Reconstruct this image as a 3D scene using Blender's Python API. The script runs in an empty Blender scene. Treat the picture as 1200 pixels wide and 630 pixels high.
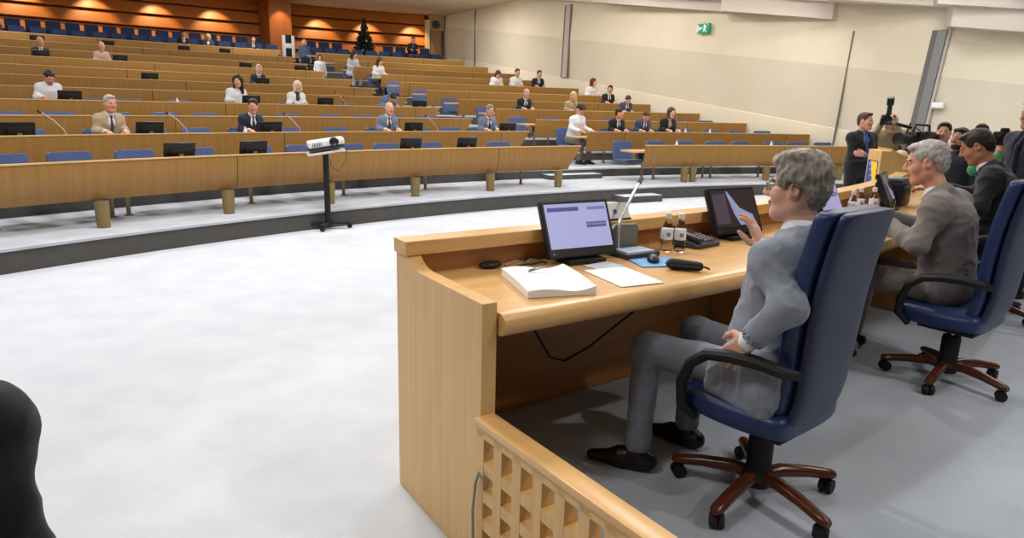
import bpy, bmesh, math, random
import numpy as np
from mathutils import Vector, Matrix, noise
random.seed(7)
COL = bpy.context.scene.collection
PI = math.pi
cos = lambda a: math.cos(math.radians(a))
sin = lambda a: math.sin(math.radians(a))

# ------------------------------------------------------------------ materials
def lin(h):
    h = h.lstrip('#'); c = [int(h[i:i+2], 16)/255 for i in (0, 2, 4)]
    return tuple(x/12.92 if x <= .04045 else ((x+.055)/1.055)**2.4 for x in c) + (1,)
_M = {}
def mat(name, col, rough=.6, metal=0, spec=.5, var=0, vscale=8, bump=0, bscale=60, col2=None, stretch=None, uv=False, detail=4, emit=None, estr=1, alpha=None, trans=0, sheen=0, ior=1.45):
    if name in _M: return _M[name]
    m = bpy.data.materials.new(name); m.use_nodes = True; nt = m.node_tree; N = nt.nodes; L = nt.links
    b = N['Principled BSDF']; b.inputs['Base Color'].default_value = lin(col); b.inputs['Roughness'].default_value = rough
    b.inputs['Metallic'].default_value = metal; b.inputs['Specular IOR Level'].default_value = spec; b.inputs['IOR'].default_value = ior
    if trans: b.inputs['Transmission Weight'].default_value = trans
    if sheen: b.inputs['Sheen Weight'].default_value = sheen
    if emit: b.inputs['Emission Color'].default_value = lin(emit); b.inputs['Emission Strength'].default_value = estr
    if var or col2 or bump:
        tc = N.new('ShaderNodeTexCoord'); mp = N.new('ShaderNodeMapping'); L.new(tc.outputs['UV' if uv else 'Object'], mp.inputs[0])
        if stretch: mp.inputs['Scale'].default_value = stretch
        if var or col2:
            n = N.new('ShaderNodeTexNoise'); n.inputs['Scale'].default_value = vscale; n.inputs['Detail'].default_value = detail; L.new(mp.outputs[0], n.inputs['Vector'])
            r = N.new('ShaderNodeValToRGB'); r.color_ramp.elements[0].position = .3; r.color_ramp.elements[1].position = .7
            c = lin(col)
            if col2: a, d = c, lin(col2)
            else: a = tuple(x*(1-var) for x in c[:3])+(1,); d = tuple(min(1, x*(1+var)) for x in c[:3])+(1,)
            r.color_ramp.elements[0].color = a; r.color_ramp.elements[1].color = d
            L.new(n.outputs['Fac'], r.inputs[0]); L.new(r.outputs[0], b.inputs['Base Color'])
        if bump:
            n2 = N.new('ShaderNodeTexNoise'); n2.inputs['Scale'].default_value = bscale; n2.inputs['Detail'].default_value = 3; L.new(mp.outputs[0], n2.inputs['Vector'])
            bp = N.new('ShaderNodeBump'); bp.inputs['Strength'].default_value = bump; bp.inputs['Distance'].default_value = .01
            L.new(n2.outputs['Fac'], bp.inputs['Height']); L.new(bp.outputs[0], b.inputs['Normal'])
    _M[name] = m; return m

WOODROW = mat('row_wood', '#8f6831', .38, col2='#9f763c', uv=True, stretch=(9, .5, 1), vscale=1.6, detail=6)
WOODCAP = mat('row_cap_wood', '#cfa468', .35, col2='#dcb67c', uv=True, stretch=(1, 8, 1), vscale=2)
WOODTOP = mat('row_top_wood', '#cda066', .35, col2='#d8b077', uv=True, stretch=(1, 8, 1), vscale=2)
JOINT = mat('dark_joint', '#4a3015', .7)
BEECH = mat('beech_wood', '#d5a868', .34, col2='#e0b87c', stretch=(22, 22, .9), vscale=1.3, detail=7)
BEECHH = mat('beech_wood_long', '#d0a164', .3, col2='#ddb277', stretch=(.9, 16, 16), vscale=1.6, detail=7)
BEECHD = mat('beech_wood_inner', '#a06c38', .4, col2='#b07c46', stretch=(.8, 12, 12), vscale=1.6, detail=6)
ORANGE = mat('slat_wood', '#b56c31', .42, col2='#c57b3a', uv=True, stretch=(.6, 9, 1), vscale=2, detail=5)
COLW = mat('column_wood', '#9a5626', .42, col2='#a8652c', stretch=(6, 6, .4), vscale=2, detail=5)
SLATGAP = mat('slat_gap', '#4b2a14', .8)
CARPET = mat('hall_carpet', '#bfc5cd', .95, col2='#cacfd6', vscale=3, bump=.25, bscale=220, spec=.1)
CARPETR = mat('rostrum_carpet', '#a1a9b6', .95, col2='#b0b8c4', vscale=2.2, bump=.3, bscale=220, spec=.1)
CARPETT = mat('tier_carpet', '#b4bac4', .95, col2='#c3c8d0', vscale=3, bump=.25, bscale=200, spec=.1)
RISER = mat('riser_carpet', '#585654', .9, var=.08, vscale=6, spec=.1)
CREAM = mat('cream_plaster', '#e0d8c2', .85, col2='#e5ddc8', vscale=1.2, bump=.05, bscale=40, spec=.2)
CREAMB = mat('baffle_plaster', '#d9d0c6', .8, var=.02, vscale=2, spec=.2)
CEIL = mat('ceiling_paint', '#cfc2aa', .9, var=.02, spec=.2)
GREYMET = mat('grey_metal', '#8f9092', .45, metal=.5)
CHROME = mat('chrome', '#c9cbcd', .18, metal=1)
BLACKP = mat('black_plastic', '#17181b', .4)
BLACKM = mat('black_matt', '#101114', .6)
DKGREY = mat('dark_grey_plastic', '#3a3b40', .5)
GREYP = mat('grey_plastic', '#77736f', .5)
WHITEP = mat('white_plastic', '#e3e3e2', .4)
PAPER = mat('paper', '#f0f0f2', .8)
BLUEF = mat('blue_chair_fabric', '#43547c', .42, col2='#50628c', vscale=40, bump=.1, bscale=200)
BLUEG = mat('gallery_fabric', '#26365c', .8, col2='#304470', vscale=30)
TAN = mat('tan_metal', '#8a7a5c', .4, metal=.4)
POSTM = mat('post_metal', '#8d784e', .35, metal=.35)
LEATHER = mat('blue_leather', '#21325e', .38, var=.1, vscale=14, bump=.06, bscale=160)
LEATHERB = mat('dark_blue_leather', '#262c4c', .42, var=.06, vscale=10, bump=.05, bscale=160)
REDWOOD = mat('mahogany', '#4a2415', .22, col2='#5c2e1a', stretch=(3, 3, 3), vscale=6)
SKIN = mat('skin', '#c98f77', .5, col2='#d39c84', vscale=18)
SKIN2 = mat('skin_pale', '#cf9f8a', .5, col2='#d8ab97', vscale=18)
SKIN3 = mat('skin_tanned', '#b07a5e', .5, col2='#bc886b', vscale=18)
LIP = mat('lips', '#b67468', .5)
EYEW = mat('eye_white', '#d8d2cc', .3)
EYED = mat('eye_dark', '#2a1d16', .25)
def cloth(n, c, v=.1): return mat('cloth_'+n, c, .85, var=v, vscale=30, bump=.12, bscale=260, sheen=.15)
def hairm(n, c, c2): return mat('hair_'+n, c, .5, col2=c2, stretch=(40, 40, 14), vscale=1.6, bump=.4, bscale=9)
H_GREY = hairm('grey', '#5d564d', '#a79f93'); H_SILV = hairm('silver', '#8d8983', '#c2beb8'); H_DARK = hairm('dark', '#17120f', '#2c221b')
H_BROWN = hairm('brown', '#38241a', '#543728'); H_BLOND = hairm('blond', '#b89a68', '#dcc491'); H_WHITE = hairm('white', '#cfc3a8', '#ece3cd'); H_RED = hairm('auburn', '#4c1a14', '#6e2a1f')
C_GSUIT = cloth('grey_suit', '#838b99'); C_GTROU = cloth('grey_trousers', '#79818e'); C_BRSUIT = cloth('taupe_suit', '#756e6c'); C_BLACK = cloth('black_suit', '#15161b')
C_NAVY = cloth('navy_suit', '#1b2238'); C_WHITE = cloth('white_shirt', '#dfe2e8', .03); C_BEIGE = cloth('beige_suit', '#ab9a80'); C_LBLUE = cloth('light_blue_suit', '#6c7890')
C_BLUE = cloth('blue_shirt', '#47597d'); C_KHAKI = cloth('khaki', '#a08c6a'); C_GREEN = cloth('green_shirt', '#3f9a5c'); C_TEE = cloth('dark_tee', '#141a24'); C_LGREY = cloth('light_grey_shirt', '#c2c7cd')
C_PURP = cloth('purple_top', '#3a3350'); C_VIOL = cloth('violet_blue_suit', '#3b4163'); C_DGREY = cloth('dark_grey_suit', '#3b3f47'); C_TIEB = cloth('blue_tie', '#27408a'); C_TIED = cloth('dark_tie', '#1c2233'); C_SHOE = mat('shoe_leather', '#0f0e10', .35)
C_CHECK = cloth('checked_shirt', '#6d7fae', .45); C_JEAN = cloth('denim', '#2b3446')

# ------------------------------------------------------------------ mesh helpers
class MB:
    """collects shapes, builds ONE mesh object"""
    def __init__(s): s.bm = bmesh.new(); s.uv = s.bm.loops.layers.uv.new('UVMap')
    def box(s, c, d, m=0, rz=0, rx=0, ry=0, bev=0, seg=2):
        M = Matrix.Translation(c) @ Matrix.Rotation(math.radians(rz), 4, 'Z') @ Matrix.Rotation(math.radians(ry), 4, 'Y') @ Matrix.Rotation(math.radians(rx), 4, 'X') @ Matrix.Diagonal((*d, 1))
        t = bmesh.new(); bmesh.ops.create_cube(t, size=1, matrix=M)
        if bev: bmesh.ops.bevel(t, geom=list(t.edges), offset=bev, segments=seg, affect='EDGES', profile=.5)
        s._merge(t, m); return s
    def _merge(s, t, m):
        mp = {v: s.bm.verts.new(v.co) for v in t.verts}
        for f in t.faces:
            try: g = s.bm.faces.new([mp[v] for v in f.verts]); g.material_index = m; g.smooth = f.smooth
            except ValueError: pass
        t.free()
    def rings(s, R, m=0, closed=True, cap=True, smooth=True, loop=False):
        V = [[s.bm.verts.new(p) for p in r] for r in R]; n = len(V[0])
        rng = range(len(V)) if loop else range(len(V)-1)
        for i in rng:
            A, B = V[i], V[(i+1) % len(V)]
            for j in range(n if closed else n-1):
                f = s.bm.faces.new((A[j], A[(j+1) % n], B[(j+1) % n], B[j])); f.material_index = m; f.smooth = smooth
        if cap and closed and not loop:
            for r in (V[0][::-1], V[-1]):
                f = s.bm.faces.new(r); f.material_index = m
        return s
    def tube(s, pts, r, n=8, m=0, cap=True):
        pts = [Vector(p) for p in pts]; R = []; rr = r if isinstance(r, (list, tuple)) else [r]*len(pts)
        up = None
        for i, p in enumerate(pts):
            d = (pts[min(i+1, len(pts)-1)]-pts[max(i-1, 0)]).normalized()
            if up is None: up = Vector((0, 0, 1)) if abs(d.z) < .9 else Vector((1, 0, 0))
            x = d.cross(up).normalized(); up = x.cross(d).normalized()
            R.append([p+x*rr[i]*math.cos(2*PI*j/n)+up*rr[i]*math.sin(2*PI*j/n) for j in range(n)])
        return s.rings(R, m, cap=cap)
    def lathe(s, prof, c=(0, 0, 0), n=20, m=0):
        c = Vector(c)
        R = [[c+Vector((r*math.cos(2*PI*j/n), r*math.sin(2*PI*j/n), z)) for j in range(n)] for r, z in prof]
        return s.rings(R, m)
    def prism(s, poly, vec, m=0):
        v = Vector(vec); return s.rings([[Vector(p) for p in poly], [Vector(p)+v for p in poly]], m, smooth=False)
    def sweep(s, prof, a0, a1, Cn, n=40, m=0, smooth=True, joints=(), jm=1):
        """profile of (radius, z) swept round the hall centre"""
        A = [a0+(a1-a0)*i/n for i in range(n+1)]; A = sorted(set(A) | set(j for j in joints) | set(j+.03 for j in joints), reverse=a1 < a0)
        V = [[s.bm.verts.new((Cn[0]+r*cos(a), Cn[1]+r*sin(a), z)) for r, z in prof] for a in A]; k = len(prof); rad = prof[0][0]
        pl = [0]
        for i in range(k): pl.append(pl[-1]+math.dist(prof[i], prof[(i+1) % k]))
        js = set(round(j, 4) for j in joints)
        for i in range(len(V)-1):
            mm = jm if round(min(A[i], A[i+1]), 4) in js and abs(A[i]-A[i+1]) < .04 else m
            for j in range(k):
                f = s.bm.faces.new((V[i][j], V[i][(j+1) % k], V[i+1][(j+1) % k], V[i+1][j])); f.material_index = mm; f.smooth = smooth
                uu = (math.radians(A[i])*rad, math.radians(A[i+1])*rad)
                for lp, q in zip(f.loops, ((uu[0], pl[j]), (uu[0], pl[j+1]), (uu[1], pl[j+1]), (uu[1], pl[j]))): lp[s.uv].uv = q
        for r in (V[0][::-1], V[-1]):
            f = s.bm.faces.new(r); f.material_index = m
            for lp in f.loops: lp[s.uv].uv = (lp.vert.co.x*.3, lp.vert.co.z)
        return s
    def obj(s, name, mats, parent=None, loc=None, rz=0, sharp=35, bevel=0):
        bmesh.ops.recalc_face_normals(s.bm, faces=s.bm.faces)
        me = bpy.data.meshes.new(name); s.bm.to_mesh(me); s.bm.free()
        for m in (mats if isinstance(mats, (list, tuple)) else [mats]): me.materials.append(m)
        try: me.set_sharp_from_angle(angle=math.radians(sharp))
        except Exception: pass
        o = bpy.data.objects.new(name, me); COL.objects.link(o)
        if parent: o.parent = parent
        if loc is not None: o.location = loc
        if rz: o.rotation_euler.z = math.radians(rz)
        if bevel:
            b = o.modifiers.new('bevel', 'BEVEL'); b.width = bevel; b.segments = 2; b.limit_method = 'ANGLE'
        return o
def tag(o, label, cat, group=None):
    o['label'] = label; o['category'] = cat
    if group: o['group'] = group
    return o
def thing(name, label, cat, loc=(0, 0, 0), rz=0, group=None):
    o = bpy.data.objects.new(name, None); COL.objects.link(o); o.empty_display_size = .1
    o.location = loc; o.rotation_euler = (0, 0, math.radians(rz)); return tag(o, label, cat, group)
def struct(o): o['kind'] = 'structure'; return o
def dup(root, loc, rz, label, group=None):
    r = root.copy(); COL.objects.link(r); r.location = loc; r.rotation_euler = (0, 0, math.radians(rz)); r['label'] = label
    if group: r['group'] = group
    for ch in root.children:
        c = ch.copy(); COL.objects.link(c); c.parent = r
        for g in ch.children:
            d = g.copy(); COL.objects.link(d); d.parent = c
    return r

# ------------------------------------------------------------------ hall geometry (metres)
S = 1.8/1.65
CX, CY = 11.878*S, -4.817*S
R1, DR = 20.275*S, 1.8032*S
def Hh(k): return (.9473+(k-1)*.17466+(k-1)*(k-2)/2*.015848)*S
def Rr(k): return R1+(k-1)*DR
def tier(k): return Hh(k)-.777
def RT(k): return Rr(k)-.489
def P(r, a, z=0): return Vector((CX+r*cos(a), CY+r*sin(a), z))
CN = (CX, CY)
WN = Vector((.860, .511, 0)); WD = Vector((-.511, .860, 0)); WOFF = 16.05
WN.normalize(); WD.normalize()
def wallp(s, z, off=0): return WN*(WOFF+off)+WD*s+Vector((0, 0, z))
CEILZ = 6.2

# hall floor
b = MB(); b.box((0, 12, -.05), (70, 70, .1)); struct(b.obj('floor', CARPET))
# tiers: riser dark, tread pale
A_L, A_R = 153, 92
for k in range(1, 14):
    z0 = tier(k-1) if k > 1 else 0
    r0, r1 = RT(k), (RT(k+1) if k < 13 else 46.8)
    b = MB(); n = 60
    AA = [A_R+(A_L-A_R)*i/n for i in range(n+1)]
    lip = .03
    prof = [(r0+.012, 0), (r0+.012, tier(k)-lip), (r0, tier(k)-lip), (r0, tier(k)), (r1+.05, tier(k)), (r1+.05, 0)]
    b.sweep(prof, A_R, A_L, CN, n, 0)
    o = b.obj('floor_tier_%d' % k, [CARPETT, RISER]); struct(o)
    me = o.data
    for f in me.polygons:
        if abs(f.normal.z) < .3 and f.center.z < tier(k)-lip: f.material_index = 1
# half steps in the aisle
AISLE_L, AISLE_R = 122.3, 119.0
def aisle(k): return (121.9+.12*(k-1), 117.5+.35*(k-1))
for k in range(1, 12):
    a1, a0 = aisle(k); w = math.degrees(.17/Rr(k)); z0 = tier(k-1) if k > 1 else 0; hz = (tier(k)-z0)/2
    if k == 1: a1, a0 = 121.0, 117.6
    b = MB(); r0 = RT(k)
    b.sweep([(r0-.34, z0), (r0-.34, z0+hz), (r0+.02, z0+hz), (r0+.02, z0)], a0+w, a1-w, CN, 8, 0)
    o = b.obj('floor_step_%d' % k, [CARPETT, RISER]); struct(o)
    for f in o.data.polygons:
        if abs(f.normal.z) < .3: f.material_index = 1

# walls: right wall in folded bands that follow the rake
def z1(s): return max(.25, 1.42+.119*(s-11.26))
def z2(s): return max(.9, 2.42+.118*(s-6.87))
b = MB(); SS = [-6+45*i/30 for i in range(31)]
rows = [lambda s: (0, -.04), lambda s: (z1(s), .02), lambda s: (z1(s)+.01, .05), lambda s: (z2(s), -.02), lambda s: (z2(s)+.01, -.02), lambda s: (CEILZ+.3, .03)]
def woff(s, z):
    q = [f(s) for f in rows]
    for (za, oa), (zb_, ob) in zip(q, q[1:]):
        if za <= z <= zb_: return oa+(ob-oa)*(z-za)/(zb_-za)
    return 0
G = [[b.bm.verts.new(wallp(s, *f(s))) for s in SS] for f in rows]
for i in range(len(rows)-1):
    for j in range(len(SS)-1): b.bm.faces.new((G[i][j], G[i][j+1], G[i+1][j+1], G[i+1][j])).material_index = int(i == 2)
o = b.obj('wall_right', [CREAM, mat('wall_mid_band', '#d3cbb7', .9, col2='#d8d0bd', vscale=1.2, spec=.15)]); struct(o)  # middle band is a slightly darker tone than the rest of the wall
md = o.modifiers.new('solid', 'SOLIDIFY'); md.thickness = .15; md.offset = 1 if o.data.polygons[0].normal.dot(WN) > 0 else -1
# wall seams and channels
def strip(name, s, za, zb, w, m, dep=.03, lean=0):
    b = MB(); R = []
    for z in sorted([za, zb]+[q for q in (z1(s), z1(s)+.011, z2(s), z2(s)+.011) if za < q < zb]):
        sc = s+lean*(z-za)/(zb-za); o = -.03; R.append([wallp(sc-w/2, z, o-dep), wallp(sc+w/2, z, o-dep), wallp(sc+w/2, z, o+.05), wallp(sc-w/2, z, o+.05)])
    b.rings(R, smooth=False); return struct(b.obj(name, m))
DKSEAM = mat('seam_grey', '#77716a', .7)
strip('trim_1', 9.1, 0, 3.62, .2, GREYMET, .05, -.3); strip('trim_2', 9.27, 0, 3.62, .12, mat('channel_dark', '#6a6966', .6), .03, -.3); strip('trim_3', 8.95, 0, 3.62, .06, mat('channel_mid', '#b3afa6', .6), .05, -.3)
strip('trim_4', 11.15, .4, 3.75, .03, DKSEAM, .006, -.2); strip('trim_5', 31.1, 3.2, 6.2, .045, DKSEAM, .01)
strip('trim_6', 23.1, 2.9, 5.6, .07, DKSEAM, .02, -.1); strip('trim_7', 23.3, 2.9, 5.6, .3, mat('channel_pale', '#b9b4a8', .6), .015, -.1); strip('trim_8', 23.5, 2.9, 5.6, .06, DKSEAM, .02, -.1)
# sloping acoustic baffles under the ceiling along the right wall
def bafz(s): return 3.42+.143*(s-7.03)
bi = 0
def baffle(sa, sb, dz, h, off0, off1):
    """sa far end, sb near end; plan is a saw tooth: steep face at the far end, long taper to the near end"""
    global bi; bi += 1
    b = MB(); q = []
    plan = [(sa, .25), (sa, off0), (sa-.5, off1), (sb, off0+.02), (sb, .25)]
    lo = [wallp(s, bafz(s)+dz, -o if o != .25 else .25) for s, o in plan]; hi = [wallp(s, bafz(s)+dz+h, -o if o != .25 else .25) for s, o in plan]
    b.rings([lo, hi], smooth=False); struct(b.obj('trim_%d' % (bi+20), CREAMB))
for sa, sb in ((36, 27), (27, 21.2), (21.2, 15.1), (15.1, 11.5), (8.75, 4.6), (4.6, -2)): baffle(sa, sb, 0, .42, .14, .8)
for sa, sb in ((32, 24.5), (24.5, 18.4), (18.4, 11.5), (11.5, 8.9), (8.9, 6.0), (6.0, 0)): baffle(sa, sb, .4, .5, .4, 1.15)
for sa, sb in ((21, 15.5), (15.5, 10.9), (10.9, 7.6), (7.6, 2)): baffle(sa, sb, .9, .55, .75, 1.6)
# ceiling
b = MB(); b.box((0, 12, CEILZ+.1), (76, 76, .2)); struct(b.obj('ceiling', CEIL))
# back wall of tilted timber boards
RB = 46.5; zb = 3.35; ends = (111.6, 152)
b = MB(); b.sweep([(RB+.12, 0), (RB+.12, CEILZ), (RB+.3, CEILZ), (RB+.3, 0)], *ends, CN, 60); struct(b.obj('wall_back', SLATGAP))
pitch = .53; i = 0; z = CEILZ-.02
while z > 3.4:
    i += 1; b = MB(); zt, zl = z, z-pitch+.09
    b.sweep([(RB+.06, zt), (RB-.07, zl), (RB-.03, zl-.02), (RB+.12, zl-.02), (RB+.12, zt)], 112.6, 152, CN, 60, smooth=False); struct(b.obj('trim_%d' % (50+i), ORANGE)); z -= pitch
# column, end trim, doorway
b = MB(); b.rings([[P(r, a, z) for r, a in ((44.6, 121.45), (44.6, 122.75), (46.5, 122.75), (46.5, 121.45))] for z in (3.0, CEILZ)], smooth=False); struct(b.obj('wall_column', COLW, bevel=.04))
b = MB(); b.rings([[P(r, a, z) for r, a in ((46.2, 112.35), (46.2, 112.6), (46.5, 112.6), (46.5, 112.35))] for z in (3.3, 5.95)], smooth=False); struct(b.obj('trim_70', mat('pale_edge', '#e6c9a0', .5)))
b = MB(); b.rings([[P(r, a, z) for r, a in ((46.25, 111.55), (46.25, 112.3), (46.45, 112.3), (46.45, 111.55))] for z in (3.3, 5.45)], smooth=False)
d = struct(b.obj('door_1', mat('door_wood', '#9a7a55', .5, var=.1, stretch=(5, 5, .4)), bevel=.01))
b = MB(); p = P(46.2, 111.65, 4.4); b.tube([p, P(46.1, 111.65, 4.4), P(46.1, 111.85, 4.4)], .03); struct(b.obj('door_handle', CHROME, d))
b = MB(); b.rings([[P(r, a, z) for r, a in ((46.2, 111.4), (46.2, 112.35), (46.5, 112.35), (46.5, 111.4))] for z in (5.45, CEILZ)], smooth=False); struct(b.obj('trim_71', mat('lintel', '#b59a72', .7)))
# rear and left enclosing walls (outside the picture)
b = MB(); b.box((-23, -2, 3.1), (.2, 40, 6.4)); struct(b.obj('wall_left', CREAM))
b = MB(); b.box((-1, -16, 3.1), (50, .2, 6.4)); struct(b.obj('wall_front', CREAM))

# wall fittings
def wall_sign(name, label, s, z, w, h, m, cat):
    t = thing(name, label, cat, wallp(s, z, woff(s, z)-.07), math.degrees(math.atan2(WD.y, WD.x)))
    b = MB(); b.box((0, .04, 0), (w, .08, h), bev=.01); b.obj('housing', m, t); return t
t = wall_sign('exit_sign', 'small green emergency exit sign high on the cream right wall', 15.85, 4.17, .48, .28, mat('exit_green', '#1f9c74', .4, emit='#1f9c74', estr=.12), 'sign')
b = MB()   # running man and arrow, on the face
b.lathe([(.028, -.004), (.028, .004)], (0, 0, 0), 10); 
bmesh.ops.rotate(b.bm, verts=b.bm.verts, cent=(0, 0, 0), matrix=Matrix.Rotation(PI/2, 3, 'X')); bmesh.ops.translate(b.bm, verts=b.bm.verts, vec=(-.06, .085, .08))
for x, z, w, h, r in ((-.07, .01, .04, .1, 15), (-.10, -.07, .03, .1, 40), (-.03, -.06, .03, .09, -30), (-.03, .02, .08, .025, 20), (-.11, .03, .07, .025, -30), (.1, 0, .12, .035, 0), (.14, .025, .06, .03, 40), (.14, -.025, .06, .03, -40), (.21, 0, .04, .2, 0)):
    b.box((x, .085, z), (w, .008, h), ry=r)
b.obj('pictogram', mat('exit_white', '#eef5f0', .4, emit='#eef5f0', estr=.2), t)
t = wall_sign('wall_plate', 'small blank white plate on the wall right of the grey channel', 8.62, 2.02, .26, .13, WHITEP, 'sign')
b = MB(); b.box((0, .085, 0), (.2, .006, .08)); b.obj('face', PAPER, t)
t = thing('wall_speaker', 'dark round speaker above the doorway in the far corner', 'speaker', P(46.15, 112.0, 5.72), 22)
b = MB(); b.lathe([(.2, 0), (.2, .08), (.17, .1), (0.02, .1)], n=18); bmesh.ops.rotate(b.bm, verts=b.bm.verts, cent=(0, 0, 0), matrix=Matrix.Rotation(PI/2, 3, 'X')); b.obj('cone', DKGREY, t)

# ------------------------------------------------------------------ desk rows
ORD = ['front', 'second', 'third', 'fourth', 'fifth', 'sixth', 'seventh', 'eighth', 'ninth', 'tenth', 'rearmost']
REND = [103.0, 102.6, 104.1, 105.0, 106.4, 107.3, 108.2, 109.8, 110.1, 111.0, 111.8]
LEND = [121.85, 121.72, 122.48, 122.26, 122.38, 122.7, 122.74, 123.18, 123.22, 123.03, 123.1]
RST = [117.61, 117.96, 118.56, 118.85, 119.27, 119.7, 119.98, 119.95, 120.55, 120.77, 121.1]
def desk_row(k, a0, a1, side):
    r, z = Rr(k), Hh(k); am = (a0+a1)/2
    lab = '%s honey wood desk row %s of the stepped aisle' % ({1: 'front', 11: 'rearmost'}.get(k, ORD[k-1]), 'left' if side == 'L' else 'right')
    t = thing('curved_desk', 'long curved ' + lab, 'desk', P(r+.3, am, tier(k)), 0, 'curved desk rows of the amphitheatre')
    o0 = t.location
    def put(b, n, m):
        o = b.obj(n, m, t); o.data.transform(Matrix.Translation(-Vector(o0))); return o
    pr = [(r, z), (r+.001, z-.1), (r+.008, z-.2), (r+.03, z-.31), (r+.065, z-.4), (r+.1, z-.45)]
    pr += [(q+.03, w) for q, w in pr[::-1]]
    step = math.degrees(4.1/r)*1.15; off = (1.9 if k % 2 else .7)*math.degrees(1/r)*1.0
    js = []; a = a1-off if side == 'L' else a0+off
    st = a0+off
    while st < a1-.5: js.append(round(st, 3)); st += step
    n = int((a1-a0)*1.6)+4
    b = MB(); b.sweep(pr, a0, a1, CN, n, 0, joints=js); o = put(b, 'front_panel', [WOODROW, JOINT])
    for vv in o.data.vertices:
        q = Vector(vv.co)+Vector(o0); a = math.degrees(math.atan2(q.y-CY, q.x-CX))
        if side == 'L' and abs(a-a0) < .02:
            d = math.radians((z-q.z)/.45*(.28/r)*57.3); x, y = q.x-CX, q.y-CY
            vv.co = Vector((CX+x*math.cos(d)-y*math.sin(d), CY+x*math.sin(d)+y*math.cos(d), q.z))-Vector(o0)
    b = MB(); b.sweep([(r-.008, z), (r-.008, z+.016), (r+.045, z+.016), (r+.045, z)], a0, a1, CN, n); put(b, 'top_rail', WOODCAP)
    e = math.degrees(.3/r) if side == 'R' else 0
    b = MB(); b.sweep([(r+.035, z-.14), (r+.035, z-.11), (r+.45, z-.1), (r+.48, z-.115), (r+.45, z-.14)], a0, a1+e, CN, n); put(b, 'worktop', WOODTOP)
    # posts
    p0 = a1-math.degrees(1.55/r); p0 = p0 if side == 'L' else a1-math.degrees(1.33/r); sp = math.degrees(1.57/r) if side == 'L' else math.degrees(2.0/r)
    a = p0
    while a > a0+.4:
        b = MB(); c = P(r+.06, a, tier(k))
        zt = z-.462-tier(k)
        b.lathe([(.072, 0), (.072, .01), (.084, zt)], c, 16); put(b, 'post', POSTM); a -= sp
    if side == 'R':
        b = MB(); b.lathe([(.072, 0), (.084, z-.462-tier(k))], P(r+.06, p0+math.degrees(.22/r), tier(k)), 16); put(b, 'post', POSTM)
    return t
for k in range(1, 12):
    desk_row(k, LEND[k-1], 151.5, 'L')
    desk_row(k, REND[k-1], RST[k-1], 'R')

# ------------------------------------------------------------------ hall chairs
def rrect(w, h, r, n=4):
    out = []
    for cx, cz, a in ((w/2-r, h/2-r, 0), (-w/2+r, h/2-r, 90), (-w/2+r, -h/2+r, 180), (w/2-r, -h/2+r, 270)):
        out += [(cx+r*cos(a+90*i/n), cz+r*sin(a+90*i/n)) for i in range(n+1)]
    return out
def cushion(b, w, h, d, r, M, m=0):
    """rounded pad: w x h face, depth d"""
    prof = [(.75, -d/2), (.95, -d/2+.006), (1, -d*.2), (1, d*.2), (.95, d/2-.006), (.75, d/2)]
    R = []
    for sc, y in prof: R.append([M @ Vector((x-(1-sc)*math.copysign(min(.06, abs(x)), x)*.4, y, z-(1-sc)*math.copysign(min(.06, abs(z)), z)*.4)) for x, z in rrect(w, h, r)])
    b.rings(R, m)
T4 = Matrix.Translation; R4 = lambda a, ax: Matrix.Rotation(math.radians(a), 4, ax)
def hall_chair(label, side=1):
    t = thing('hall_chair', label, 'chair', (0, 0, 0), 0, 'blue chairs behind the desk rows')
    b = MB(); cushion(b, .5, .42, .06, .05, T4((0, -.24, .61)) @ R4(8, 'X')); b.obj('backrest', BLUEF, t)
    b = MB(); cushion(b, .48, .46, .07, .05, T4((0, .01, .4)) @ R4(-88, 'X')); b.obj('seat', BLUEF, t)
    sd = side
    b = MB(); b.tube([(sd*.3, .12, 0), (sd*.3, .12, .345)], .027, 10); b.lathe([(.06, 0), (.06, .008), (.03, .012)], (sd*.3, .12, 0), 12); b.obj('floor_post', TAN, t)
    b = MB(); b.box((sd*.16, .1, .335), (.32, .05, .03), bev=.004); b.box((0, .02, .352), (.3, .26, .02)); b.obj('swing_arm', TAN, t)
    b = MB(); b.tube([(-.1, -.2, .36), (-.1, -.26, .45), (-.1, -.25, .6)], .014, 6); b.tube([(.1, -.2, .36), (.1, -.26, .45), (.1, -.25, .6)], .014, 6); b.obj('back_bracket', TAN, t)
    return t
CH = {('L', 1): [144.87, 143.18, 141.18, 139.14, 136.85, 135.0, 132.86, 131.0, 128.79, 124.9],
      ('L', 2): [142.61, 140.44, 138.7, 137.0, 135.22, 133.19, 130.99, 128.86, 126.6, 124.9, 123.25],
      ('L', 3): [141.88, 140.26, 138.33, 136.56, 134.85, 132.95, 131.29, 129.29, 127.52, 125.67, 123.87],
      ('L', 4): [139.6, 138.1, 136.53, 134.5, 132.3, 129.47, 126.59, 124.6], ('L', 6): [128.6], ('L', 8): [136.2, 133.8], ('L', 11): [128.0, 126.8, 124.4],
      ('R', 1): [117.09, 114.84, 112.85, 110.77, 108.91, 106.68, 105.05, 103.1],
      ('R', 2): [117.6, 114.99, 113.3, 111.5, 109.69, 107.83, 106.03, 104.22], ('R', 3): [118.35, 116.18, 114.25, 112.28, 109.92, 107.53, 105.55],
      ('R', 4): [118.48, 116.3, 113.18, 109.5], ('R', 5): [118.93, 108.75], ('R', 6): [119.3, 108.25], ('R', 7): [119.7, 113.4, 112.05, 110.55], ('R', 8): [119.75], ('R', 9): [120.3]}
NUM = ['nearest the aisle', 'second from the aisle', 'third from the aisle', 'fourth from the aisle', 'fifth from the aisle', 'sixth from the aisle', 'seventh from the aisle', 'eighth from the aisle', 'ninth from the aisle', 'tenth from the aisle', 'eleventh from the aisle']
protos = {}
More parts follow.
